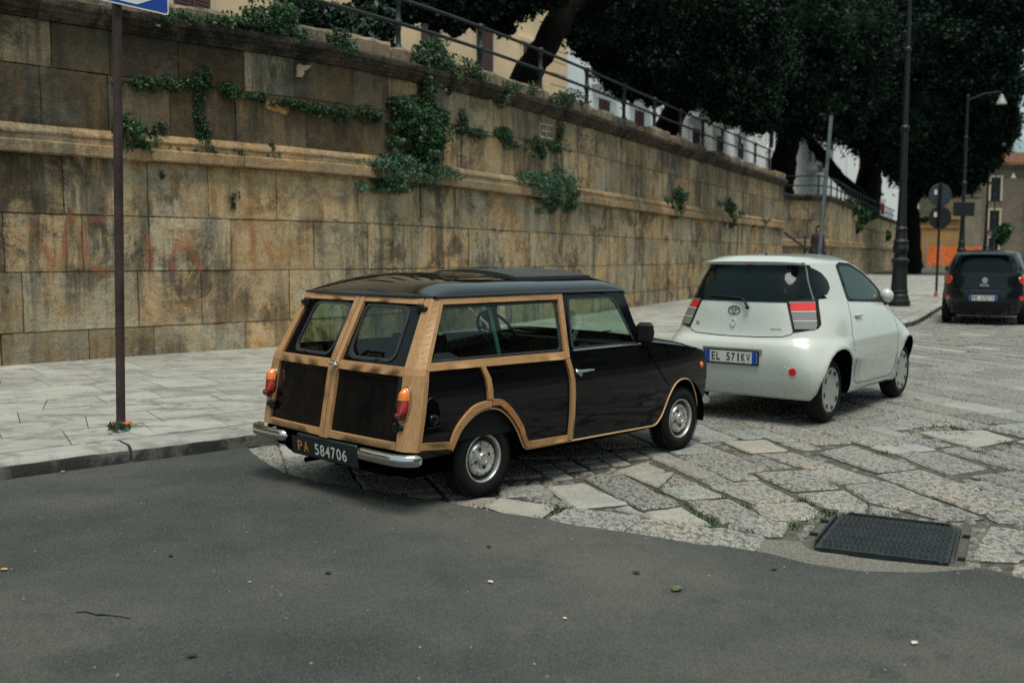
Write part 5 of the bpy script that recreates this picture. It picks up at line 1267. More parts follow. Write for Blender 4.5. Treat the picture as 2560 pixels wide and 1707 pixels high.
# shrub on the terrace behind the railing
def shrub(name, label, blobs, leaf, mat, group=None, cat='shrub', stem=True):
    c0 = at(blobs[0][0], blobs[0][1], blobs[0][2]); base = Vector((c0.x, c0.y, c0.z - blobs[0][3] * blobs[0][2] / F_PX))
    o = empty(name, base, 0, label, cat, group); pts = []
    for px, py, Y, rp in blobs:
        c = at(px, py, Y); r = rp * Y / F_PX; n = int(min(5000, 3.0 * 12.57 * r * r / (.27 * leaf * leaf)))
        d = nrg.normal(size=(n, 3)); d /= np.linalg.norm(d, axis=1)[:, None]; pts.append(np.array(c) + d * (r * nrg.random(n)[:, None] ** .45) * np.array([1, .8, 1]))
    leaf_cloud('foliage', mat, np.concatenate(pts), leaf, o, base)
    if stem:
        mb = MB()
        for px, py, Y, rp in blobs:
            for k in range(3):
                c = at(px + rng.uniform(-.5, .5) * rp, py + rng.uniform(-.5, .5) * rp, Y); mb.tube([base, (base + c) / 2 + Vector((rng.uniform(-.1, .1), 0, .05)), c], [.018, .012, .006], 5)
        part(mb, 'stems', M_STEM, o)
    return o
shrub('terrace_shrub', 'loose dark leaved shrub growing on the terrace behind the iron railing', [(905, 105, 18.5, 62), (850, 70, 18.5, 60), (800, 55, 18.3, 50), (940, 60, 18.8, 55), (955, 130, 18.6, 40), (760, 30, 18.0, 50)], .13, leaf_mat('shrub_leaves', (.010, .030, .018), (.022, .055, .03)))

# plants rooted in the wall
def wall_plant(name, label, spots, leaf, mat, group='plants rooted in the wall', droop=.0, out=.22, dens_=1.0, cat='wall plant'):
    """spots: (px, py, rx, ry) patches given on the picture, laid on the wall face"""
    def sz(px, py, off):
        s = WP.px(px); q = WP(s, off); d = ray(px, py); return s, CAM_H + d.z * (q.y / d.y), q.y
    s0, z0, Y0 = sz(spots[0][0], spots[0][1], .1); base = W3(s0, z0, .02); o = empty(name, base, 0, label, cat, group)
    pts = []; mb = MB()
    s_main = list(spots); spots = s_main + [(px + rx * rng.uniform(-1.5, 1.5), py + ry * rng.uniform(-1.3, 1.3), rx * .3, ry * .32) for px, py, rx, ry in spots for _ in range(3)]
    for px, py, rx, ry in spots:
        s, z, Y = sz(px, py, .12); k = Y / F_PX; a, b = rx * k * 1.35, ry * k * 1.2
        n = int(dens_ * 3.1 * math.pi * a * b * (1 + 1.5 * out) / (.34 * leaf * leaf)) + 6
        for _ in range(n):
            w = 2 * math.pi * nrg.random(); q = nrg.random() ** .72 * 1.12 * (1 + .25 * mnoise.noise(Vector((math.cos(w) * 2 + px, math.sin(w) * 2, 3)))); du, dv = q * math.cos(w), q * math.sin(w)
            of = .02 + out * nrg.random() ** 1.3 * max(.1, 1 - q * q * .8)
            pts.append(W3(s + a * du, z + b * dv - droop * of, of))
        if (px, py, rx, ry) in s_main:
            for _ in range(3): mb.tube([W3(s, z, .012), W3(s + a * rng.uniform(-.5, .5), z + b * rng.uniform(-.3, .5), out * .5), W3(s + a * rng.uniform(-.9, .9), z + b * rng.uniform(-.8, .8), out * .6)], [.010, .008, .004], 4)
    run = []
    for px, py, rx, ry in s_main: s, z, Y = sz(px, py, .02); run += [W3(s, z, .012)]
    if len(run) > 1:
        rr2 = [run[0]]
        for a_, b_ in zip(run[:-1], run[1:]): rr2 += [a_.lerp(b_, .5) + Vector((0, 0, rng.uniform(-.04, .04))), b_]
        mb.tube(rr2, .009, 5)
    leaf_cloud('foliage', mat, np.array([tuple(p) for p in pts]), leaf * .82, o, base, up=(.35, -.35, .5)); part(mb, 'stems', M_STEM, o)
    return o
wall_plant('wall_bush', 'dense green bush on the moulding just right of the rusty sign pole', [(340, 345, 36, 36), (322, 318, 18, 24), (368, 362, 24, 14)], .075, M_IVY, out=.28)
wall_plant('ivy', 'long strand of ivy running along the joint between the two upper courses at left',
    [(372, 205, 16, 8), (408, 208, 30, 16), (452, 213, 24, 11), (505, 205, 30, 13), (520, 192, 16, 24), (596, 228, 22, 18), (575, 222, 18, 9), (640, 240, 26, 7), (660, 246, 16, 8), (715, 254, 26, 8), (748, 260, 26, 11), (790, 268, 28, 11), (835, 277, 26, 12), (880, 284, 26, 14), (925, 285, 34, 18), (318, 200, 12, 5)], .06, M_IVY, out=.10)
wall_plant('ivy', 'thin ivy trailing straight down a vertical joint in the upper left of the wall', [(514, 235, 8, 16), (513, 262, 8, 14), (515, 290, 9, 16), (520, 322, 14, 14)], .055, M_IVY, out=.07)
wall_plant('ivy', 'large mass of ivy hanging in the middle of the wall below the cornice', [(1010, 275, 40, 24), (1050, 285, 48, 34), (1075, 325, 45, 45), (1040, 340, 42, 44), (1095, 300, 28, 28), (1060, 385, 38, 28), (1005, 310, 25, 30), (1066, 235, 18, 26), (1060, 205, 10, 16)], .085, M_IVY, out=.32, dens_=1.15)
wall_plant('wall_bush', 'wide greyish bush sprawling over the moulding under the large hanging ivy', [(960, 430, 46, 30), (1010, 435, 45, 34), (1065, 432, 45, 26), (935, 415, 30, 18), (1000, 400, 50, 14), (1110, 432, 30, 14), (980, 465, 40, 16)], .062, M_IVY2, out=.36)
wall_plant('wall_bush', 'spreading bush on the moulding right of centre, twigs hanging below the ledge', [(1370, 470, 52, 30), (1330, 462, 36, 26), (1412, 480, 34, 24), (1390, 445, 16, 26), (1375, 505, 30, 20), (1418, 510, 12, 18), (1325, 445, 12, 14)], .062, M_IVY2, out=.36)
wall_plant('wall_plant', 'small weed standing on the moulding left of the slanting creeper', [(412, 318, 14, 12)], .05, M_IVY, out=.1)
wall_plant('wall_plant', 'small weed on the ledge, first to the right of the bush by the sign pole', [(428, 378, 15, 16)], .05, M_IVY, out=.12)
wall_plant('wall_plant', 'flat little weed on the ledge, second to the right of the bush by the pole', [(458, 376, 13, 8)], .05, M_IVY, out=.12)
wall_plant('wall_plant', 'upright weed on the ledge below the trailing ivy strand', [(528, 360, 14, 20), (512, 378, 18, 9), (540, 378, 14, 9)], .05, M_IVY, out=.12)
wall_plant('wall_plant', 'weed hanging over the ledge, third clump from the sign pole', [(603, 385, 16, 14), (600, 405, 10, 10)], .05, M_IVY, out=.12)
wall_plant('wall_plant', 'low spreading weed on the ledge with one tall shoot', [(685, 393, 26, 8), (690, 370, 6, 18)], .05, M_IVY, out=.12)
wall_plant('ivy', 'tuft of ivy just right of the large hanging mass', [(1160, 305, 16, 24), (1152, 325, 22, 10)], .06, M_IVY, out=.12)
wall_plant('ivy', 'creeper along the upper joint under the broken gap in the cornice', [(1195, 335, 34, 8), (1262, 342, 26, 18), (1245, 330, 16, 10), (1280, 362, 18, 8)], .06, M_IVY, out=.12)
wall_plant('ivy', 'creeper in the joint below the white painted mark, climbing beside it', [(1340, 360, 26, 14), (1350, 380, 16, 12), (1385, 368, 26, 10), (1396, 335, 9, 30)], .06, M_IVY, out=.14)
wall_plant('wall_plant', 'dark bush at the right part of the wall where a moulding stone is missing', [(1690, 492, 26, 20), (1688, 520, 14, 22)], .085, M_IVY, out=.3)
wall_plant('wall_plant', 'dark bush in the second gap of the moulding towards the end of the wall', [(1815, 520, 22, 18), (1822, 548, 12, 20)], .10, M_IVY, out=.3)
wall_plant('wall_plant', 'small dark tuft on the moulding nearest the end of the wall', [(1900, 556, 14, 10)], .10, M_IVY, out=.2)
def top_plant(label, spots, leaf, mat=None): return wall_plant('parapet_plant', label, spots, leaf, mat or M_IVY, group='plants growing on the parapet', out=.34, cat='parapet plant')
top_plant('leafy plant spilling over the parapet just right of the blue sign', [(440, 42, 34, 22), (480, 48, 26, 14)], .075)
top_plant('low leafy plant on the parapet between the blue sign and the big bush', [(560, 60, 40, 18), (590, 50, 24, 16)], .075)
top_plant('largest leafy bush on the parapet, left of the railing posts', [(690, 68, 58, 32), (700, 30, 48, 30), (745, 85, 28, 16), (650, 55, 26, 24)], .085)
top_plant('trailing leafy plant over the mossy parapet block', [(850, 98, 24, 22), (862, 122, 26, 22), (838, 118, 14, 10)], .075)
top_plant('broad bush on the parapet right of the tall railing post, spilling over the cornice', [(1080, 148, 46, 36), (1110, 170, 22, 26), (1050, 150, 22, 28), (1122, 205, 9, 24)], .085)
top_plant('bush on the parapet beside the broken gap in the cornice', [(1165, 178, 26, 26), (1188, 190, 20, 16)], .085)
top_plant('small weed growing in the broken gap of the cornice', [(1248, 250, 13, 16)], .06)
top_plant('small tuft on the parapet right of the broken cornice gap', [(1252, 215, 9, 14), (1275, 220, 11, 11)], .06)
top_plant('small tuft on the parapet at the foot of the leaning tree', [(1322, 226, 11, 16)], .06)
top_plant('bushy weed on the parapet in front of the white house', [(1400, 250, 38, 16), (1418, 238, 18, 14)], .075)
wall_plant('wall_plant', 'tiny fern in an upright joint well below the moulding, right of the graffiti', [(596, 490, 7, 8), (596, 515, 6, 8)], .035, M_IVY, out=.04)
wall_plant('wall_plant', 'single tiny fern just under the moulding near the sign pole', [(424, 438, 6, 6)], .035, M_IVY, out=.04)
def ground_tuft(name, label, pts, h, r, zb=0.0, kind=None, n=26):
    Cn = []; mb = MB()
    p0 = gnd(*pts[0], zb)
    for q in pts:
        c = gnd(*q, zb)
        for _ in range(n):
            a = rng.uniform(0, 6.28); d = r * rng.random() ** .6; b = c + Vector((d * math.cos(a), d * math.sin(a), -.02)); l = h * rng.uniform(.4, 1.2); t = b + Vector((rng.uniform(-.6, .6) * l, rng.uniform(-.6, .6) * l, l)); w = Vector((rng.uniform(-1, 1), rng.uniform(-1, 1), 0)).normalized() * .004
            mb.add([b - w, b + w, (b + t) / 2 + w * .8 + Vector((0, 0, l * .12)), t, (b + t) / 2 - w * .8 + Vector((0, 0, l * .12))], [(0, 1, 2, 3, 4)], False)
    return mb, p0
M_GRASS = leaf_mat('grass', (.03, .085, .022), (.07, .15, .04))
jp = [(1195, 1267), (1189, 1269), (1345, 1298), (1390, 1270), (1400, 1266), (1376, 1276), (1640, 1225), (1718, 1256), (1730, 1262), (1770, 1290), (1776, 1298), (1790, 1312), (1808, 1312), (1740, 1280), (1815, 1243), (1868, 1260), (1978, 1310), (2000, 1246), (2008, 1252), (1650, 1344), (1720, 1300), (2050, 1278), (2060, 1276), (2068, 1278), (2046, 1295), (2160, 1258), (2215, 1285), (1985, 1215), (1560, 1330), (1880, 1330), (1860, 1325),
      (2100, 1050), (2130, 1046), (2160, 1048), (2190, 1040), (2230, 1052), (2260, 1046), (2300, 1062), (2330, 1060), (2360, 1055), (2390, 1068), (2230, 1012), (2260, 1010), (2290, 1000), (2400, 1100), (2450, 1130), (2480, 1140), (2510, 1105), (2540, 1180), (2400, 1000), (2440, 990), (2480, 1010), (2470, 1200), (2210, 1130), (2540, 1080), (2350, 1082), (2380, 1084), (2415, 1082)]
mb, _ = ground_tuft('grass', '', jp, .035, .07); g_ = mb.build('grass', M_GRASS); tag(g_, 'short green grass and moss in the joints of the stone paving', 'grass', kind='stuff')
for i, (q, lab, hh) in enumerate((((378, 868), 'pale green weed growing at the foot of the wall right of the sign pole', .2), ((566, 868), 'small green weed at the foot of the wall behind the estate car', .1), ((8, 1178), 'green weed at the foot of the kerb in the left corner', .06))):
    mb, p0 = ground_tuft('weed', '', [q], hh, hh * .35, WALK_Z if i < 2 else 0, n=40); wd = empty('weed', p0, 0, lab, 'weed'); part(mb, 'blades', M_IVY2 if i == 0 else M_GRASS, wd)

# ------------------------------------------------------------------ railing on the wall
rail = empty('iron_railing', W3(WP.px(1015), 4.95), 0, 'weathered grey iron railing with ball joints along the top of the high stone wall', 'railing')
RZ = 4.93; s0 = WP.px(1015); sp = (WP.px(1705) - s0) / 6; ROFF = -.12
mb0 = MB()
def post_mesh(mb, p):
    mb.lathe([(.0, .0), (.095, .0), (.095, .02), (.06, .05), (.045, .10), (.042, .33), (.06, .345), (.045, .37), (.066, .40), (.078, .44), (.066, .48), (.045, .51), (.042, .74), (.06, .755), (.046, .775), (.068, .81), (.078, .845), (.06, .89), (.0, .91)], 12, 'Z', p, sharp=False)
ks = [k for k in range(-7, 13) if 0 < s0 + k * sp < WP.L - .3]
mb = MB(); post_mesh(mb, (0, 0, 0)); pm = None
for k in ks:
    p = W3(s0 + k * sp, RZ, ROFF) - rail.location
    if pm is None: po = mb.build('post', M_IRON, rail); pm = po
    else: po = pm.copy(); C.objects.link(po); po.parent = rail
    po.location = p
for h in (.44, .845):
    mb = MB(); ss_ = [s0 + ks[0] * sp + i * .6 for i in range(int((ks[-1] - ks[0]) * sp / .6) + 1)] + [s0 + ks[-1] * sp]
    mb.tube([W3(a, RZ + h, ROFF) for a in ss_], .032, 10); part(mb, 'rail', M_IRON, rail)

# ------------------------------------------------------------------ recessed stair and second wall
w2 = [Vector((11.0, 44.6)), Vector((14.2, 51.6)), Vector((16.6, 52.6)), Vector((23.4, 67.4)), Vector((36.2, 94.2))]
wall2 = empty('stone_wall', (w2[2].x, w2[2].y, WALK_Z), 0, 'farther ochre stone wall running on beyond the recessed stair, with ivy hanging from its top', 'stone wall')
mb = MB(); mc = MB(); mm = MB(); wr2 = random.Random(5)
for i in range(4):
    a, b = w2[i], w2[i + 1]; T = (b - a).normalized(); L = (b - a).length; nrm = Vector((T.y, -T.x))
    Wf = lambda s, z, o, a=a, T=T, nrm=nrm: Vector((a.x + T.x * s + nrm.x * o, a.y + T.y * s + nrm.y * o, z))
    for z0, z1 in ((.1, .5), (.5, 1.25), (1.25, 1.95), (2.25, 3.3), (3.3, 4.3)): blocks(mb, (0, L), lambda s: z0, lambda s: z1, .9, 1.6, wr2, (.5, .75) if i < 2 else (.8, 1.15), W=Wf)
    mb.add([Wf(0, .1, -.04), Wf(L, .1, -.04), Wf(L, 4.6, -.04), Wf(0, 4.6, -.04), Wf(0, .1, -.8), Wf(L, .1, -.8), Wf(L, 4.6, -.8), Wf(0, 4.6, -.8)], [(0, 1, 2, 3), (7, 6, 5, 4), (3, 2, 6, 7)], False, col=(.3, .3, .3))
    sweep(mm, mould_prof, (0, L), 3, wr2, zf=lambda s: 1.92, W=Wf, seg=(1, 2)); sweep(mc, corn_prof, (0, L), 3, wr2, zf=lambda s: 4.28, W=Wf, seg=(1, 2))
part(mb, 'wall_face', M_WALL, wall2); part(mm, 'moulding', M_MOULD, wall2); part(mc, 'cornice', M_CORN, wall2)
st = empty('stone_stair', (13.6, 47.6, WALK_Z), 0, 'stone steps rising in the recess at the end of the high wall', 'stair')
mb = MB(); sa, sdir = Vector((13.1, 46.2)), Vector((.43, .90)); sn = Vector((-.90, .43))
for k in range(9):
    c = sa + sdir * (3.4 - k * .32) + sn * .6; mb.box((c.x, c.y, WALK_Z + (k + 1) * .0 + .085 * (k + 1)), (1.9, .32, .17 * (k + 1)), rz=math.atan2(sdir.y, sdir.x) - math.pi / 2, col=(.8, .78, .7))
part(mb, 'steps', M_PARA, st)
mb = MB(); ha, hb = at(1962, 583, 44.5), at(2030, 632, 46.0); mb.tube([ha, hb], .055, 8); hp = at(2013, 590, 45.8); mb.tube([hp, Vector((hp.x, hp.y, WALK_Z))], .05, 8)
hr = empty('handrail', (hp.x, hp.y, WALK_Z), 0, 'dark handrail sloping down beside the stone steps', 'handrail'); part(mb, 'rail', M_IRON, hr)
rail2 = empty('iron_railing', (16.6, 52.6, 4.6), 0, 'farther dark iron railing along the top of the second stone wall', 'railing')
P2 = Path([(10.6, 44.9), (14.0, 52.0), (16.6, 52.9), (23.4, 67.7), (36.0, 94.4)], .3)
for h in (.5, .98):
    mb = MB(); mb.tube([(*P2(a), 4.56 + h) for a in np.linspace(0, P2.L, 60)], .04, 6); part(mb, 'rail', M_IRON, rail2)
for k in range(int(P2.L / 2.0)):
    mb = MB(); q = P2(k * 2.0); mb.lathe([(.06, 0), (.045, .1), (.045, .45), (.07, .5), (.045, .55), (.045, .93), (.07, .99), (0, 1.04)], 8, 'Z', (q.x, q.y, 4.56)); part(mb, 'post', M_IRON, rail2)
mb = MB(); mb.grid(lambda s, o: (P2(s).x - .9 * o, P2(s).y + .43 * o, 4.5), [P2.L * i / 30 for i in range(31)], [0, 4, 9, 15], smooth=False); struct(mb.build('upper_path', M_WALK))
shrub('hanging_ivy', 'ivy hanging over the face of the farther stone wall', [(2150, 540, 66, 26), (2125, 520, 63, 24), (2088, 515, 58, 20), (2142, 570, 65, 14), (2180, 535, 72, 16), (2215, 590, 84, 14)], .26, M_IVY, cat='ivy')

# ------------------------------------------------------------------ buildings
def bwall(name, col, var=.12): return simple(name, col, .9, var=var, vs=.7, bump=.2, bs=8)
M_YEL = bwall('cream_render', (.74, .55, .34)); M_WHT = bwall('white_render', (.88, .89, .88), .03); M_GRY = bwall('grey_render', (.74, .78, .80)); M_SHUT = simple('brown_shutter', (.10, .045, .038), .6, var=.2, vs=30); M_DARKW = dark_glass('dark_window', (.012, .014, .015)); M_STN = bwall('pale_stone_trim', (.62, .52, .36)); M_TILE = simple('terracotta_tiles', (.20, .085, .05), .85, var=.4, vs=3)
FA, FD = Vector((-4.6, 30.0)), Vector((.5, .866)).normalized(); FN = Vector((FD.y, -FD.x))
def FP(t, z, o=0.0): p = FA + FD * t + FN * o; return Vector((p.x, p.y, z))
def fbox(mb, t0, t1, z0, z1, o0, o1):
    V = [FP(t, z, o) for o in (o0, o1) for t, z in ((t0, z0), (t1, z0), (t1, z1), (t0, z1))]
    mb.add(V, [(4, 5, 6, 7), (3, 2, 1, 0), (0, 1, 5, 4), (1, 2, 6, 5), (2, 3, 7, 6), (3, 0, 4, 7)])
def house(name, label, t0, t1, H, mat, wins, balc=(), rust=()):
    o = empty(name, FP((t0 + t1) / 2, 4.6, 0), 0, label, 'building', 'houses along the terrace')
    mb = MB(); fbox(mb, t0, t1, 4.4, H, -9, 0); fbox(mb, t0 - .1, t1 + .1, H, H + .35, -9.3, .35); part(mb, 'wall', mat, o)
    for (t, z0, z1, w, sh) in wins:
        mb = MB(); fbox(mb, t - w / 2, t + w / 2, z0, z1, -.02, .02); wv = part(mb, 'window', M_DARKW, o)
        mb = MB()
        for a, b in ((-w / 2 - .14, -w / 2), (w / 2, w / 2 + .14)): fbox(mb, t + a, t + b, z0, z1, 0, .07)
        fbox(mb, t - w / 2 - .2, t + w / 2 + .2, z1, z1 + .16, 0, .12); l0 = o.location; mb.v = [(x - l0.x, y - l0.y, z - l0.z) for x, y, z in mb.v]; mb.build('surround', M_WHT if mat is M_WHT else M_STN, wv)
        if sh:
            for a, b in ((-w / 2, -.03), (.03, w / 2)):
                mb = MB(); fbox(mb, t + a, t + b, z0, z1, .02, .07); n = int((z1 - z0) / .09)
                for k in range(n): fbox(mb, t + a + .06, t + b - .06, z0 + .05 + k * (z1 - z0 - .1) / n, z0 + .05 + (k + .55) * (z1 - z0 - .1) / n, .07, .085)
                mb.v = [(x - l0.x, y - l0.y, z - l0.z) for x, y, z in mb.v]; mb.build('shutter', M_SHUT, wv)
    for (t, z, w) in balc:
        mb = MB(); fbox(mb, t - w / 2, t + w / 2, z - .16, z, 0, .9); fbox(mb, t - w / 2 + .1, t - w / 2 + .3, z - .6, z - .16, 0, .6); fbox(mb, t + w / 2 - .3, t + w / 2 - .1, z - .6, z - .16, 0, .6); b = part(mb, 'balcony', M_WHT if mat is M_WHT else M_STN, o)
        mb = MB()
        for k in range(int(w / .13) + 1): fbox(mb, t - w / 2 + k * .13, t - w / 2 + k * .13 + .022, z, z + .95, .84, .862)
        for k in range(7):
            for e in (-w / 2, w / 2 - .022): fbox(mb, t + e, t + e + .022, z, z + .95, .02 + k * .12, .042 + k * .12)
        fbox(mb, t - w / 2, t + w / 2, z + .95, z + .99, .83, .87); l0 = o.location; mb.v = [(x - l0.x, y - l0.y, z_ - l0.z) for x, y, z_ in mb.v]; mb.build('balustrade', M_IRON, b)
    for (a, b, mt_) in rust:
        mb = MB(); z = 4.6
        while z < H - .5: fbox(mb, a, b, z, z + .42, 0, .06); z += .46
        part(mb, 'corner_stones', mt_, o)
    return o
wy = [(t, 5.6, 9.5, 1.15, True) for t in (-6.3, -2.95, .4, 3.75, 7.1, 10.45)] + [(t, 11.6, 14.6, 1.15, True) for t in (-6.3, -2.95, .4, 3.75, 7.1, 10.45)]
house('cream_house', 'cream yellow house with brown louvred shutters behind the iron railing', -16, 13.6, 18, M_YEL, wy, rust=[(12.2, 13.55, M_YEL)])
house('narrow_house', 'narrow pale grey strip of house between the cream house and the white house', 13.7, 15.3, 18.5, M_GRY, [])
tt = (17.2, 21.2, 25.2, 29.2, 33.2, 37.2)
house('white_house', 'white house with brown shutters and iron balconies seen under the trees', 15.4, 40, 19, M_WHT, [(t, 5.4, 8.3, 1.2, True) for t in tt] + [(t, 9.5, 12.4, 1.2, True) for t in tt], [(t, 9.4, 2.6) for t in tt])
house('white_house', 'plain white house beyond the massive tree trunk', 40.5, 68, 19, M_WHT, [(t, 8.6, 11, 1.3, False) for t in (44, 50, 56, 62)], [(44, 8.5, 2.4), (56, 8.5, 2.4)])
house('white_house', 'farthest white house of the row, glimpsed between the trunks and the tall lamp post', 68.5, 112, 18, M_WHT, [(t, 8.6, 11, 1.4, False) for t in (74, 82, 90, 98)], [])
# far end of the street
def far_house(name, label, x0, x1, Y, H, mat, cols, rows, roof=True, depth=14, shutters=True):
    o = empty(name, ((x0 + x1) / 2, Y, 0), 0, label, 'building'); B = lambda mb, a, b, z0, z1, y0, y1: mb.box(((a + b) / 2, (y0 + y1) / 2, (z0 + z1) / 2), (b - a, y1 - y0, z1 - z0))
    mb = MB(); B(mb, x0, x1, 0, H, Y, Y + depth); B(mb, x0 - .3, x1 + .3, H, H + .5, Y - .4, Y + depth); B(mb, x0, x1, H - 1.0, H - .8, Y - .15, Y); part(mb, 'wall', mat, o)
    if roof:
        mb = MB(); mb.add([(x0 - .6, Y - .8, H + .5), (x1 + .6, Y - .8, H + .5), (x1 + .6, Y + depth / 2, H + 2.6), (x0 - .6, Y + depth / 2, H + 2.6), (x0 - .6, Y - .8, H + .35), (x1 + .6, Y - .8, H + .35)], [(0, 1, 2, 3), (4, 5, 1, 0)])
        for k in range(int((x1 - x0) / .5)): mb.tube([(x0 + k * .5, Y - .8, H + .56), (x0 + k * .5, Y + depth / 2, H + 2.66)], .12, 6)
        part(mb, 'roof', M_TILE, o)
    for zc_, hh in rows:
        for xc in cols:
            mb = MB(); B(mb, xc - .65, xc + .65, zc_, zc_ + hh, Y - .06, Y + .02); w = part(mb, 'window', M_DARKW, o); l0 = o.location
            mb = MB(); B(mb, xc - .85, xc - .65, zc_, zc_ + hh, Y - .16, Y); B(mb, xc + .65, xc + .85, zc_, zc_ + hh, Y - .16, Y); B(mb, xc - .95, xc + .95, zc_ + hh, zc_ + hh + .2, Y - .2, Y); mb.v = [(x - l0.x, y - l0.y, z - l0.z) for x, y, z in mb.v]; mb.build('surround', M_STN, w)
    return o
M_BRN = bwall('dull_brown_render', (.17, .135, .10), .3); M_OCH = bwall('ochre_render', (.36, .20, .08), .25); M_DUN = bwall('dun_render', (.21, .175, .125), .35)
fh = far_house('brown_house', 'dull brown house with red tiled roof at the far end of the street', 60.5, 86, 130, 12.6, M_BRN, [62.4, 67.6, 72.8], [(1.0, 2.6), (4.6, 2.6), (8.4, 3.0)])
for xc in (67.6, 72.8):
    mb = MB(); mb.box((xc, 129.3, 8.35), (2.6, 1.2, .2)); b_ = part(mb, 'balcony', M_BRN, fh); mb = MB(); 
    for k in range(14): mb.box((xc - 1.25 + k * .19 - fh.location.x, 128.75 - 130, 8.95), (.05, .05, 1.0))
    mb.box((xc - fh.location.x, -1.25, 9.45), (2.6, .07, .07)); mb.build('balustrade', M_IRON, b_)
far_house('dun_house', 'streaked dun plastered house front beside the lamp post at the end of the street', 54.1, 57.0, 122, 9.5, M_DUN, [], [], roof=False)
far_house('ochre_house', 'low ochre house wall behind the orange netting', 46.8, 52.6, 118, 5.6, M_OCH, [], [], roof=False)
M_NET = simple('orange_netting', (.75, .15, .03), .8, var=.35, vs=3)
net = empty('site_barrier', (49, 113, 0), 0, 'bright orange netting barrier on leaning grey posts at the far end of the street', 'barrier')
mb = MB(); mb.grid(lambda x, z: (x, 113 + .12 * math.sin(x * 2.2), z + .06 * math.sin(x * 3)), [47.0 + i * .4 for i in range(16)], [.3, 1.0, 1.7, 2.4]); part(mb, 'netting', M_NET, net)
for x in (46.9, 48.6, 53.2): mb = MB(); mb.tube([(x, 113, 0), (x - .25, 113, 3.0)], .06, 6); mb.box((x + .1, 112.9, .06), (.6, .5, .12)); part(mb, 'post', simple('galvanised', (.3, .32, .32), .5, .4), net)
# house across the street, out of the frame: it stands in the paint and glass as a reflection
OA, OD = Vector((15.0, -26.0)), Vector((.5, .866)).normalized(); ON = Vector((-OD.y, OD.x))
op = empty('facing_house', (OA.x + 20, OA.y + 34, 0), 0, 'long plain house front with three rows of windows across the street', 'building')
mb = MB()
for (t0, t1, z0, z1, o0, o1) in [(0, 70, 0, 12, -8, 0), (-.2, 70.2, 12, 12.4, -8.2, .4)]:
    V = [Vector((OA.x + OD.x * t + ON.x * o, OA.y + OD.y * t + ON.y * o, z)) for o in (o0, o1) for t, z in ((t0, z0), (t1, z0), (t1, z1), (t0, z1))]
    mb.add(V, [(4, 5, 6, 7), (0, 1, 2, 3), (0, 1, 5, 4), (1, 2, 6, 5), (2, 3, 7, 6), (3, 0, 4, 7)])
part(mb, 'wall', M_DUN, op)
for k in range(14):
    for z in (1.0, 5.0, 8.6):
        t = 3 + k * 5; mb = MB(); V = [Vector((OA.x + OD.x * (t + a) + ON.x * .03, OA.y + OD.y * (t + a) + ON.y * .03, z + b)) for a, b in ((-.7, 0), (.7, 0), (.7, 2.4), (-.7, 2.4))]; mb.add(V, [(0, 1, 2, 3)]); part(mb, 'window', M_DARKW, op)
# hills
mb = MB(); mb.grid(lambda x, k: (x, 1600 + k * 500, (60 + 150 * k) * (.75 + .5 * mnoise.noise(Vector((x * .0016, k, 3))) + .35 * math.exp(-((x - 1000) / 420) ** 2)) if k > 0 else -20), [-1800 + i * 60 for i in range(80)], [0, .4, .8, 1.1])
struct(mb.build('hills', simple('haze_tinted_hillside', (.16, .24, .26), .95, var=.25, vs=.01)))  # blue of distant haze mixed into the hillside colour

# ------------------------------------------------------------------ street furniture
M_RUST = simple('rusty_pole', (.050, .030, .028), .75, .2, var=.5, vs=7, bump=.4, bs=40); M_GALV = simple('galvanised_pole', (.16, .19, .20), .45, .6, var=.25, vs=10)
sp_ = gnd(302, 1058, WALK_Z); spo = empty('sign_post', sp_, 0, 'tall rusty brown pole carrying a blue one-way sign, on the pavement at the left', 'sign post')
top = at(288, 20, sp_.y); top = Vector((sp_.x + .085, sp_.y, 3.95))
mb = MB(); mb.tube([sp_ - Vector((0, 0, .02)), sp_.lerp(top, .5), top], .0365, 14); part(mb, 'pole', M_RUST, spo)
mb = MB(); mb.lathe([(.055, 0), (.05, .012), (.038, .02)], 14, 'Z', sp_); part(mb, 'collar', M_RUST, spo)
M_SBLUE = simple('sign_blue', (.012, .06, .36), .4, var=.08); M_SWHITE = simple('sign_white', (.78, .80, .78), .45, var=.04)
sdv = Vector((.574, .819, 0)); sc_ = at(392, 46, sp_.y + .41); sbot = sc_.z
def SG(u, z, o): b = Vector((top.x, top.y, 0)) + Vector((.819, -.574, 0)) * (.05 + o) + sdv * u; return Vector((b.x, b.y, sbot + z))
redge = (Vector((sc_.x, sc_.y, 0)) - SG(0, 0, 0).xy.to_3d()).dot(sdv)
mb = MB(); mb.prism(rpoly([(redge - 1.0, 0), (redge, 0), (redge, .25), (redge - 1.0, .25)], .03), lambda u, z, t: SG(u, z, t), 0, .012); sgn = part(mb, 'sign_panel', M_SWHITE, spo)
def sub(mb, nm, mat): l = spo.location; mb.v = [(x - l.x, y - l.y, z - l.z) for x, y, z in mb.v]; return mb.build(nm, mat, sgn)
mb = MB(); panel(mb, rpoly([(redge - .988, .012), (redge - .012, .012), (redge - .012, .238), (redge - .988, .238)], .025), SG2 := (lambda u, z, t: SG(u, z, .0135 + t)), 0, 0, step=.3, back=False, smooth=False); sub(mb, 'blue_field', M_SBLUE)
mb = MB(); panel(mb, [(redge - .90, .085), (redge - .36, .085), (redge - .46, .03), (redge - .30, .03), (redge - .09, .125), (redge - .30, .22), (redge - .46, .22), (redge - .36, .165), (redge - .90, .165)], lambda u, z, t: SG(u, z, .015 + t), 0, 0, step=.3, back=False, smooth=False); sub(mb, 'arrow', M_SWHITE)
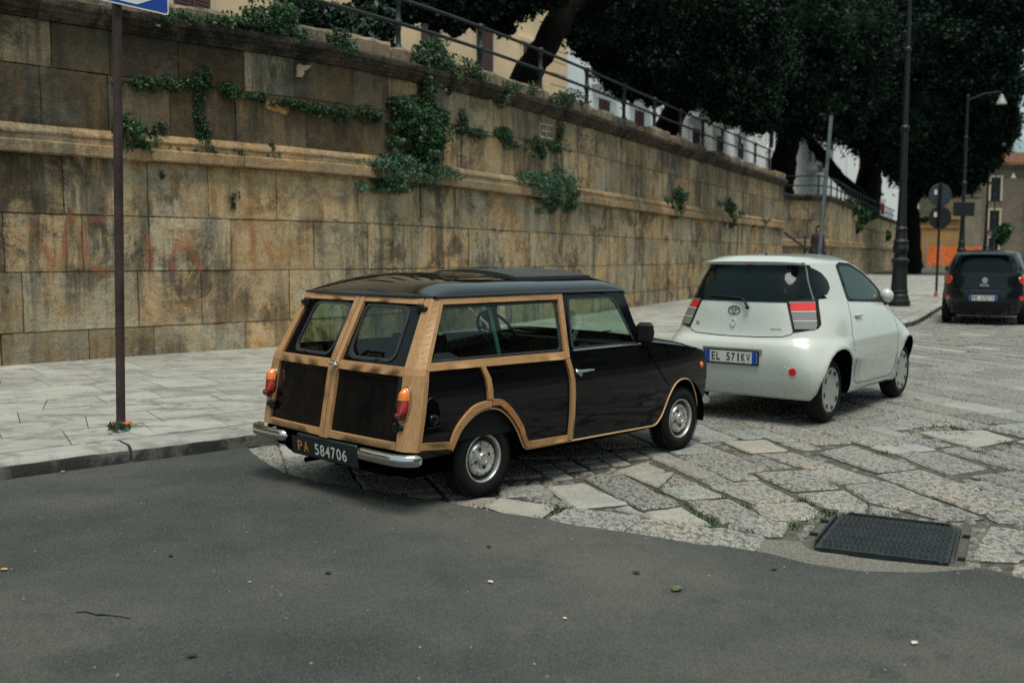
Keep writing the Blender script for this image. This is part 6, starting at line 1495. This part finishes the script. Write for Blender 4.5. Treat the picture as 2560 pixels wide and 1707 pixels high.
gp0, gp1 = at(2030, 850, 16.4), at(2078, 290, 16.4); gpo = empty('bare_pole', (gp0.x, gp0.y, WALK_Z), 0, 'leaning grey metal pole without a sign, rising behind the white city car', 'pole')
mb = MB(); mb.tube([Vector((gp0.x, gp0.y, WALK_Z - .02)), gp1], .033, 12); part(mb, 'pole', M_GALV, gpo)
mb = MB(); d_ = (gp1 - gp0).normalized(); mb.tube([gp1, gp1 + d_ * .05], .036, 12); part(mb, 'cap', M_TRIM, gpo)
# round signs seen from behind
M_SBACK = simple('sign_back', (.030, .05, .055), .5, .3, var=.2, vs=8); M_SBACK2 = simple('dark_sign_back', (.012, .016, .018), .5, .3, var=.2, vs=8); M_STICK = simple('sticker', (.6, .55, .52), .6, var=.2, vs=30)
rp = gnd(2340, 742, WALK_Z); rso = empty('sign_post', rp, 0, 'dark pole on the far pavement with two round signs seen from behind', 'sign post')
kx = rp.y / F_PX; rt = at(2353, 455, rp.y)
mb = MB(); mb.tube([rp, rp.lerp(rt, .5), rt], .038, 10); part(mb, 'pole', M_TRIM, rso)
mb = MB(); mb.lathe([(.07, 0), (.06, .15), (.04, .17)], 10, 'Z', rp); part(mb, 'collar', simple('pole_collar_red', (.35, .12, .08), .6), rso)
for (px, py, m) in ((2351, 488, M_SBACK), (2350, 544, M_SBACK2)):
    c = at(px, py, rp.y + .06); mb = MB(); r = 28.5 * kx; mb.lathe([(0, 0), (r - .02, 0), (r, .008), (r, .02), (0, .022)], 28, 'Y', c); mb.box(c + Vector((0, -.02, 0)), (.05, .03, 2 * r * .9)); dsk = part(mb, 'round_sign', m, rso)
    mb = MB(); q = c + Vector((-r * .42, -.012, r * .25)) - rso.location; mb.box(q, (.10, .006, .16)); mb.build('sticker', M_STICK, dsk)
# lamp posts
M_LAMP = simple('dark_cast_iron', (.004, .007, .008), .55, .1, var=.35, vs=10, bump=.25); M_SHADE = simple('lamp_shade_white', (.32, .33, .31), .5, var=.15, vs=8)
lamp_prof = [(.30, 0), (.30, .16), (.27, .18), (.25, .30), (.22, .34), (.24, .42), (.215, .44), (.185, 1.05), (.19, 1.16), (.235, 1.22), (.235, 1.27), (.17, 1.32), (.15, 1.40), (.185, 1.45), (.21, 1.56), (.185, 1.68), (.19, 1.74), (.205, 1.76), (.155, 1.82), (.14, 2.05), (.165, 2.1), (.125, 2.16), (.095, 3.2), (.085, 4.70), (.115, 4.74), (.12, 4.80), (.075, 4.86), (.070, 5.0), (.066, 6.75), (.088, 6.80), (.088, 6.86), (.055, 6.92), (.045, 8.6), (.06, 8.66), (.0, 8.8)]
lo = empty('street_lamp', (0, 0, 0))
mb = MB(); mb.lathe(lamp_prof, 20, 'Z'); mb.build('column', M_LAMP, lo)
mb = MB(); mb.tube([(0, 0, 8.5), (.7, 0, 8.78), (1.38, 0, 8.86), (1.45, 0, 8.80), (1.45, 0, 8.70)], .022, 8); mb.build('arm', M_LAMP, lo)
mb = MB(); mb.lathe([(.03, 8.74), (.07, 8.70), (.09, 8.62), (.13, 8.52), (.19, 8.40), (.225, 8.30), (.215, 8.30), (.12, 8.5), (.0, 8.6)], 20, 'Z', (1.45, 0, 0)); mb.build('lamp_shade', M_SHADE, lo)
lp = gnd(2246, 765, WALK_Z)
spots_ = [(lp.x, lp.y, 'tall dark cast iron lamp post with a bulbous base beyond the white city car'), ((2398 - 1280) / F_PX * 46, 46, 'second lamp post along the kerb, carrying a dark board and white bell shade'), ((2457 - 1280) / F_PX * 67.5, 67.5, 'third lamp post along the kerb, in front of the dun house edge'), ((2476 - 1280) / F_PX * 90, 90, 'farthest lamp post, its small white shade against the brown house')]
for i, (x, y, lab) in enumerate(spots_):
    o = lo if i == 0 else copy_tree(lo); o.location = (x, y, WALK_Z - .01 if i == 0 else 0); o.rotation_euler.z = R(-8); tag(o, lab, 'street lamp', 'lamp posts along the street')
bb = at(2410, 523, 45.6); bo = empty('sign_board', bb, 0, 'dark rectangular board fixed to the second lamp post', 'board'); k = 45.6 / F_PX
mb = MB(); mb.box((0, 0, 0), (52 * k, .05, 35 * k), bev=.01); mb.box((-.05, .05, 0), (.7, .05, .06)); mb.build('panel', M_SBACK2, bo)
# distant shrubs at the end of the street
shrub('far_shrub', 'round green bush in front of the brown house at the end of the street', [(2500, 590, 124, 22), (2515, 575, 124, 18)], .6, M_IVY)
shrub('far_shrub', 'dark hedge clump on top of the ochre wall', [(2290, 545, 112, 12), (2310, 548, 112, 10), (2270, 560, 100, 20), (2265, 600, 98, 18)], .55, M_IVY)

# ------------------------------------------------------------------ people
def person(name, label, loc, rz, h, skin, hair, coat, legs, long_coat=True, wide=1.0):
    o = empty(name, loc, rz, label, 'person'); s = h / 1.75
    def skinned(nm, verts, edges, rad, mat, parent, sub=1):
        me = bpy.data.meshes.new(nm); me.from_pydata([tuple(Vector(v) * s) for v in verts], edges, []); ob = bpy.data.objects.new(nm, me); C.objects.link(ob)
        md = ob.modifiers.new('skin', 'SKIN'); md.use_smooth_shade = True
        for i, r in enumerate(rad): d = me.skin_vertices[0].data[i]; d.radius = (r * s, r * s); d.use_root = (i == 0)
        if sub: ob.modifiers.new('sub', 'SUBSURF').levels = sub
        m2 = bpy.data.meshes.new_from_object(ob.evaluated_get(_dg())); ob.modifiers.clear(); ob.data = m2; m2.name = nm; m2.materials.clear(); m2.materials.append(mat); ob.parent = parent; bpy.data.meshes.remove(me); return ob
    V = [(0, 0, .95), (0, 0, 1.15), (0, .01, 1.38), (0, .01, 1.50), (0, -.01, 1.60), (0, -.02, 1.70)]; E = [(0, 1), (1, 2), (2, 3), (3, 4), (4, 5)]; r = [.14, .125, .15, .055, .085, .075]
    for sg in (-1, 1):
        b = len(V); V += [(sg * .17, .01, 1.40), (sg * .24, .03, 1.14), (sg * .24, -.06, .90), (sg * .235, -.09, .82)]; E += [(2, b), (b, b + 1), (b + 1, b + 2), (b + 2, b + 3)]; r += [.06, .048, .036, .036]
        for k in range(4): q = len(V); V += [(sg * (.235 + .0), -.125 + k * .022, .765 - .006 * (k in (1, 2))), (sg * .228, -.13 + k * .022, .725 - .01 * (k in (1, 2)))]; E += [(b + 3, q), (q, q + 1)]; r += [.010, .008]
        q = len(V); V += [(sg * .215, -.13, .80), (sg * .205, -.145, .765)]; E += [(b + 3, q), (q, q + 1)]; r += [.011, .009]
        q = len(V); V += [(sg * .09, 0, .88), (sg * .10, -.02, .48), (sg * .105, .03, .09), (sg * .11, -.12, .04)]; E += [(0, q), (q, q + 1), (q + 1, q + 2), (q + 2, q + 3)]; r += [.095, .062, .045, .038]
    skinned('body', V, E, r, skin, o)
    mb = MB(); mb.sphere((0, -.105 * s, 1.655 * s), (.014 * s, .022 * s, .026 * s)); 
    for sg in (-1, 1): mb.sphere((sg * .088 * s, -.01 * s, 1.655 * s), (.012 * s, .02 * s, .03 * s))
    mb.build('nose_and_ears', skin, o)
    mb = MB()
    for sg in (-1, 1): mb.sphere((sg * .033 * s, -.092 * s, 1.68 * s), .011 * s, 8, 6)
    mb.box((0, -.098 * s, 1.605 * s), (.045 * s, .012 * s, .010 * s)); mb.build('eyes_and_mouth', simple(name + '_face_dark', (.05, .02, .02), .5), o)
    mb = MB(); mb.grid(lambda a, b: (.098 * s * math.cos(a) * math.cos(b), (.015 + .108 * math.sin(a) * math.cos(b)) * s, (1.685 + .10 * math.sin(b)) * s - (.22 * s * max(0, -math.sin(b)) if long_coat else 0)), [R(-38) + R(256) * i / 20 for i in range(21)], [R(-70) + R(160) * i / 12 for i in range(13)]); mb.build('hair', hair, o)
    mb = MB(); hem = .45 if long_coat else .93
    prof = [(.10, 1.50), (.19, 1.42), (.20, 1.25), (.185, 1.08), (.21, .92), (.25, .7), (.27, .45)] if long_coat else [(.09, 1.50), (.185, 1.42), (.185, 1.25), (.165, 1.08), (.175, .93)]
    mb.grid(lambda a, k: (math.cos(a) * prof[k][0] * s * 1.12 * (1 + (wide - 1) * min(1, k / 3)), math.sin(a) * prof[k][0] * s * .78, prof[k][1] * s), [2 * math.pi * i / 24 for i in range(25)], list(range(len(prof))))
    for sg in (-1, 1): mb.tube([Vector((sg * .17, .01, 1.42)) * s, Vector((sg * .245, .03, 1.14)) * s, Vector((sg * .242, -.07, .86)) * s], [.075 * s, .066 * s, .052 * s], 12)
    mb.build('coat', coat, o)
    mb = MB()
    for sg in (-1, 1): mb.tube([Vector((sg * .09, 0, .93)) * s, Vector((sg * .10, -.02, .48)) * s, Vector((sg * .105, .03, .10)) * s], [.105 * s, .078 * s, .062 * s], 12); mb.box(Vector((sg * .11, -.05, .045)) * s, (.095 * s, .27 * s, .09 * s), bev=.03)
    mb.build('trousers_and_shoes', legs, o)
    return o
M_SKIN = simple('skin', (.38, .20, .13), .6, var=.08); M_HAIR = simple('dark_hair', (.012, .009, .008), .6); M_COAT = simple('black_coat', (.007, .010, .013), .8, var=.3); M_TEE = simple('white_shirt', (.6, .58, .56), .8)
ph = at(2046, 566, 41.0); person('person', 'person with dark hair in a wide black coat standing behind the leaning grey pole', (ph.x, ph.y, ph.z - 1.79), R(10), 1.79, M_SKIN, M_HAIR, M_COAT, M_COAT, True, 1.3)
mb = MB(); mb.box((ph.x, ph.y + .3, (WALK_Z + ph.z - 1.79) / 2), (2.2, 2.4, ph.z - 1.79 - WALK_Z), rz=R(-26), col=(.8, .78, .7)); struct(mb.build('stone_landing', M_PARA))
ph2 = at(2207, 484, 90); person('person', 'person in a white top and red trousers on the path above the farther wall', (ph2.x, ph2.y, ph2.z - 1.85), R(200), 1.85, M_SKIN, M_HAIR, M_TEE, simple('red_trousers', (.30, .04, .03), .8), False)

# ------------------------------------------------------------------ small things
fl = empty('flower_bunch', gnd(300, 1066, WALK_Z), 0, 'small bunch of red and orange flowers lying at the foot of the rusty sign pole', 'flowers'); b0 = fl.location
cs = np.array([tuple(gnd(300 + rng.uniform(-26, 26), 1068 + rng.uniform(-6, 6), WALK_Z + rng.uniform(.005, .05))) for _ in range(60)]); leaf_cloud('leaves', M_IVY, cs, .06, fl, b0)
mb = MB()
for px, py in ((322, 1056), (316, 1060), (281, 1066), (276, 1064), (286, 1070)):
    p = gnd(px, py, WALK_Z + .03)
    for k in range(6): a = k * 1.05; mb.sphere(p + Vector((.016 * math.cos(a), .016 * math.sin(a), .004)), (.013, .013, .009), 7, 5)
part(mb, 'petals', simple('petal_red', (.70, .10, .025), .6, var=.3, vs=40), fl)
mb = MB(); p = gnd(306, 1076, WALK_Z + .004)
for k in range(5): q = gnd(275 + k * 14, 1068 + rng.uniform(-3, 6), WALK_Z + .01); mb.tube([q, q + Vector((.08, .02, .01))], .003, 4)
part(mb, 'stalks', M_STEM, fl)
def litter(name, label, px, py, z, size, mat, cat, grp=None):
    p = gnd(px, py, z); size *= .8; a = rng.uniform(0, 6.28); mb = MB(); u = Vector((math.cos(a), math.sin(a), 0)); v = Vector((-u.y, u.x, 0))
    n = 7; L = []
    for k in range(n + 1):
        t = k / n; w = size * .32 * math.sin(math.pi * t) ** .8; c = u * size * (t - .5) + Vector((0, 0, .006 + size * .25 * (t - .5) ** 2)); L += [c - v * w + Vector((0, 0, w * .35)), c, c + v * w + Vector((0, 0, w * .35))]
    mb.add(L, [(3 * k + j, 3 * k + 3 + j, 3 * k + 4 + j, 3 * k + 1 + j) for k in range(n) for j in (0, 1)], True); o = mb.build(name, mat); o.location = p; tag(o, label, cat, grp)
M_LY = simple('yellow_leaf', (.55, .33, .06), .7); M_LG = simple('green_brown_leaf', (.08, .11, .04), .7, var=.6, vs=20); M_LP = simple('pale_leaf', (.55, .52, .42), .7); M_LD = simple('dark_leaf', (.02, .02, .015), .8)
G = 'leaves fallen on the road'
for px, py, z, sz_, m, lab in ((158, 1181, .012, .05, M_LY, 'yellow leaf on the asphalt by the left kerb'), (257, 897, WALK_Z, .09, M_LY, 'orange yellow leaf on the pavement at the wall foot'), (1692, 1475, .012, .10, M_LG, 'curled green and brown leaf on the asphalt right of centre'), (2286, 1610, .012, .05, M_LP, 'pale oval leaf on the asphalt near the lower right corner'), (625, 1457, .012, .02, M_LP, 'small pale petal on the asphalt left of centre'), (1226, 1457, .012, .045, M_LP, 'whitish scrap on the asphalt below the estate car'), (1412, 1548, .012, .03, M_LP, 'small whitish scrap at the bottom centre of the asphalt'), (427, 1391, .012, .05, M_LD, 'thin dark curl of leaf on the left asphalt'), (820, 1434, .012, .055, M_LD, 'dark leaf on the asphalt behind the estate car'), (480, 1643, .012, .06, M_LD, 'dark leaf near the bottom left of the asphalt'), (1590, 1434, .012, .06, M_LD, 'dark leaf on the asphalt left of the manhole'), (10, 1426, .012, .05, M_LY, 'yellow green leaf at the left edge of the road'), (1222, 1368, .012, .045, M_LD, 'dark leaf under the rear wheel side of the road'), (1935, 1425, .012, .05, M_LD, 'brown leaf at the rim of the gravel patch')):
    litter('fallen_leaf' if m is not M_LP or 'leaf' in lab else 'scrap', lab, px, py, z, sz_, m, 'leaf' if 'leaf' in lab else 'scrap', G if 'leaf' in lab else None)
mb = MB(); cr_ = [(190, 1528), (215, 1530), (240, 1534), (262, 1537), (300, 1541), (325, 1545)]
P_ = [gnd(a, b + rng.uniform(-2, 2), .0135) for a, b in cr_]
for a, b in zip(P_[:-1], P_[1:]):
    w = Vector((0, .006 + rng.uniform(-.002, .003), 0)); mb.add([a - w, b - w, b + w, a + w], [(0, 1, 2, 3)])
struct(mb.build('road_crack', M_UNDER))
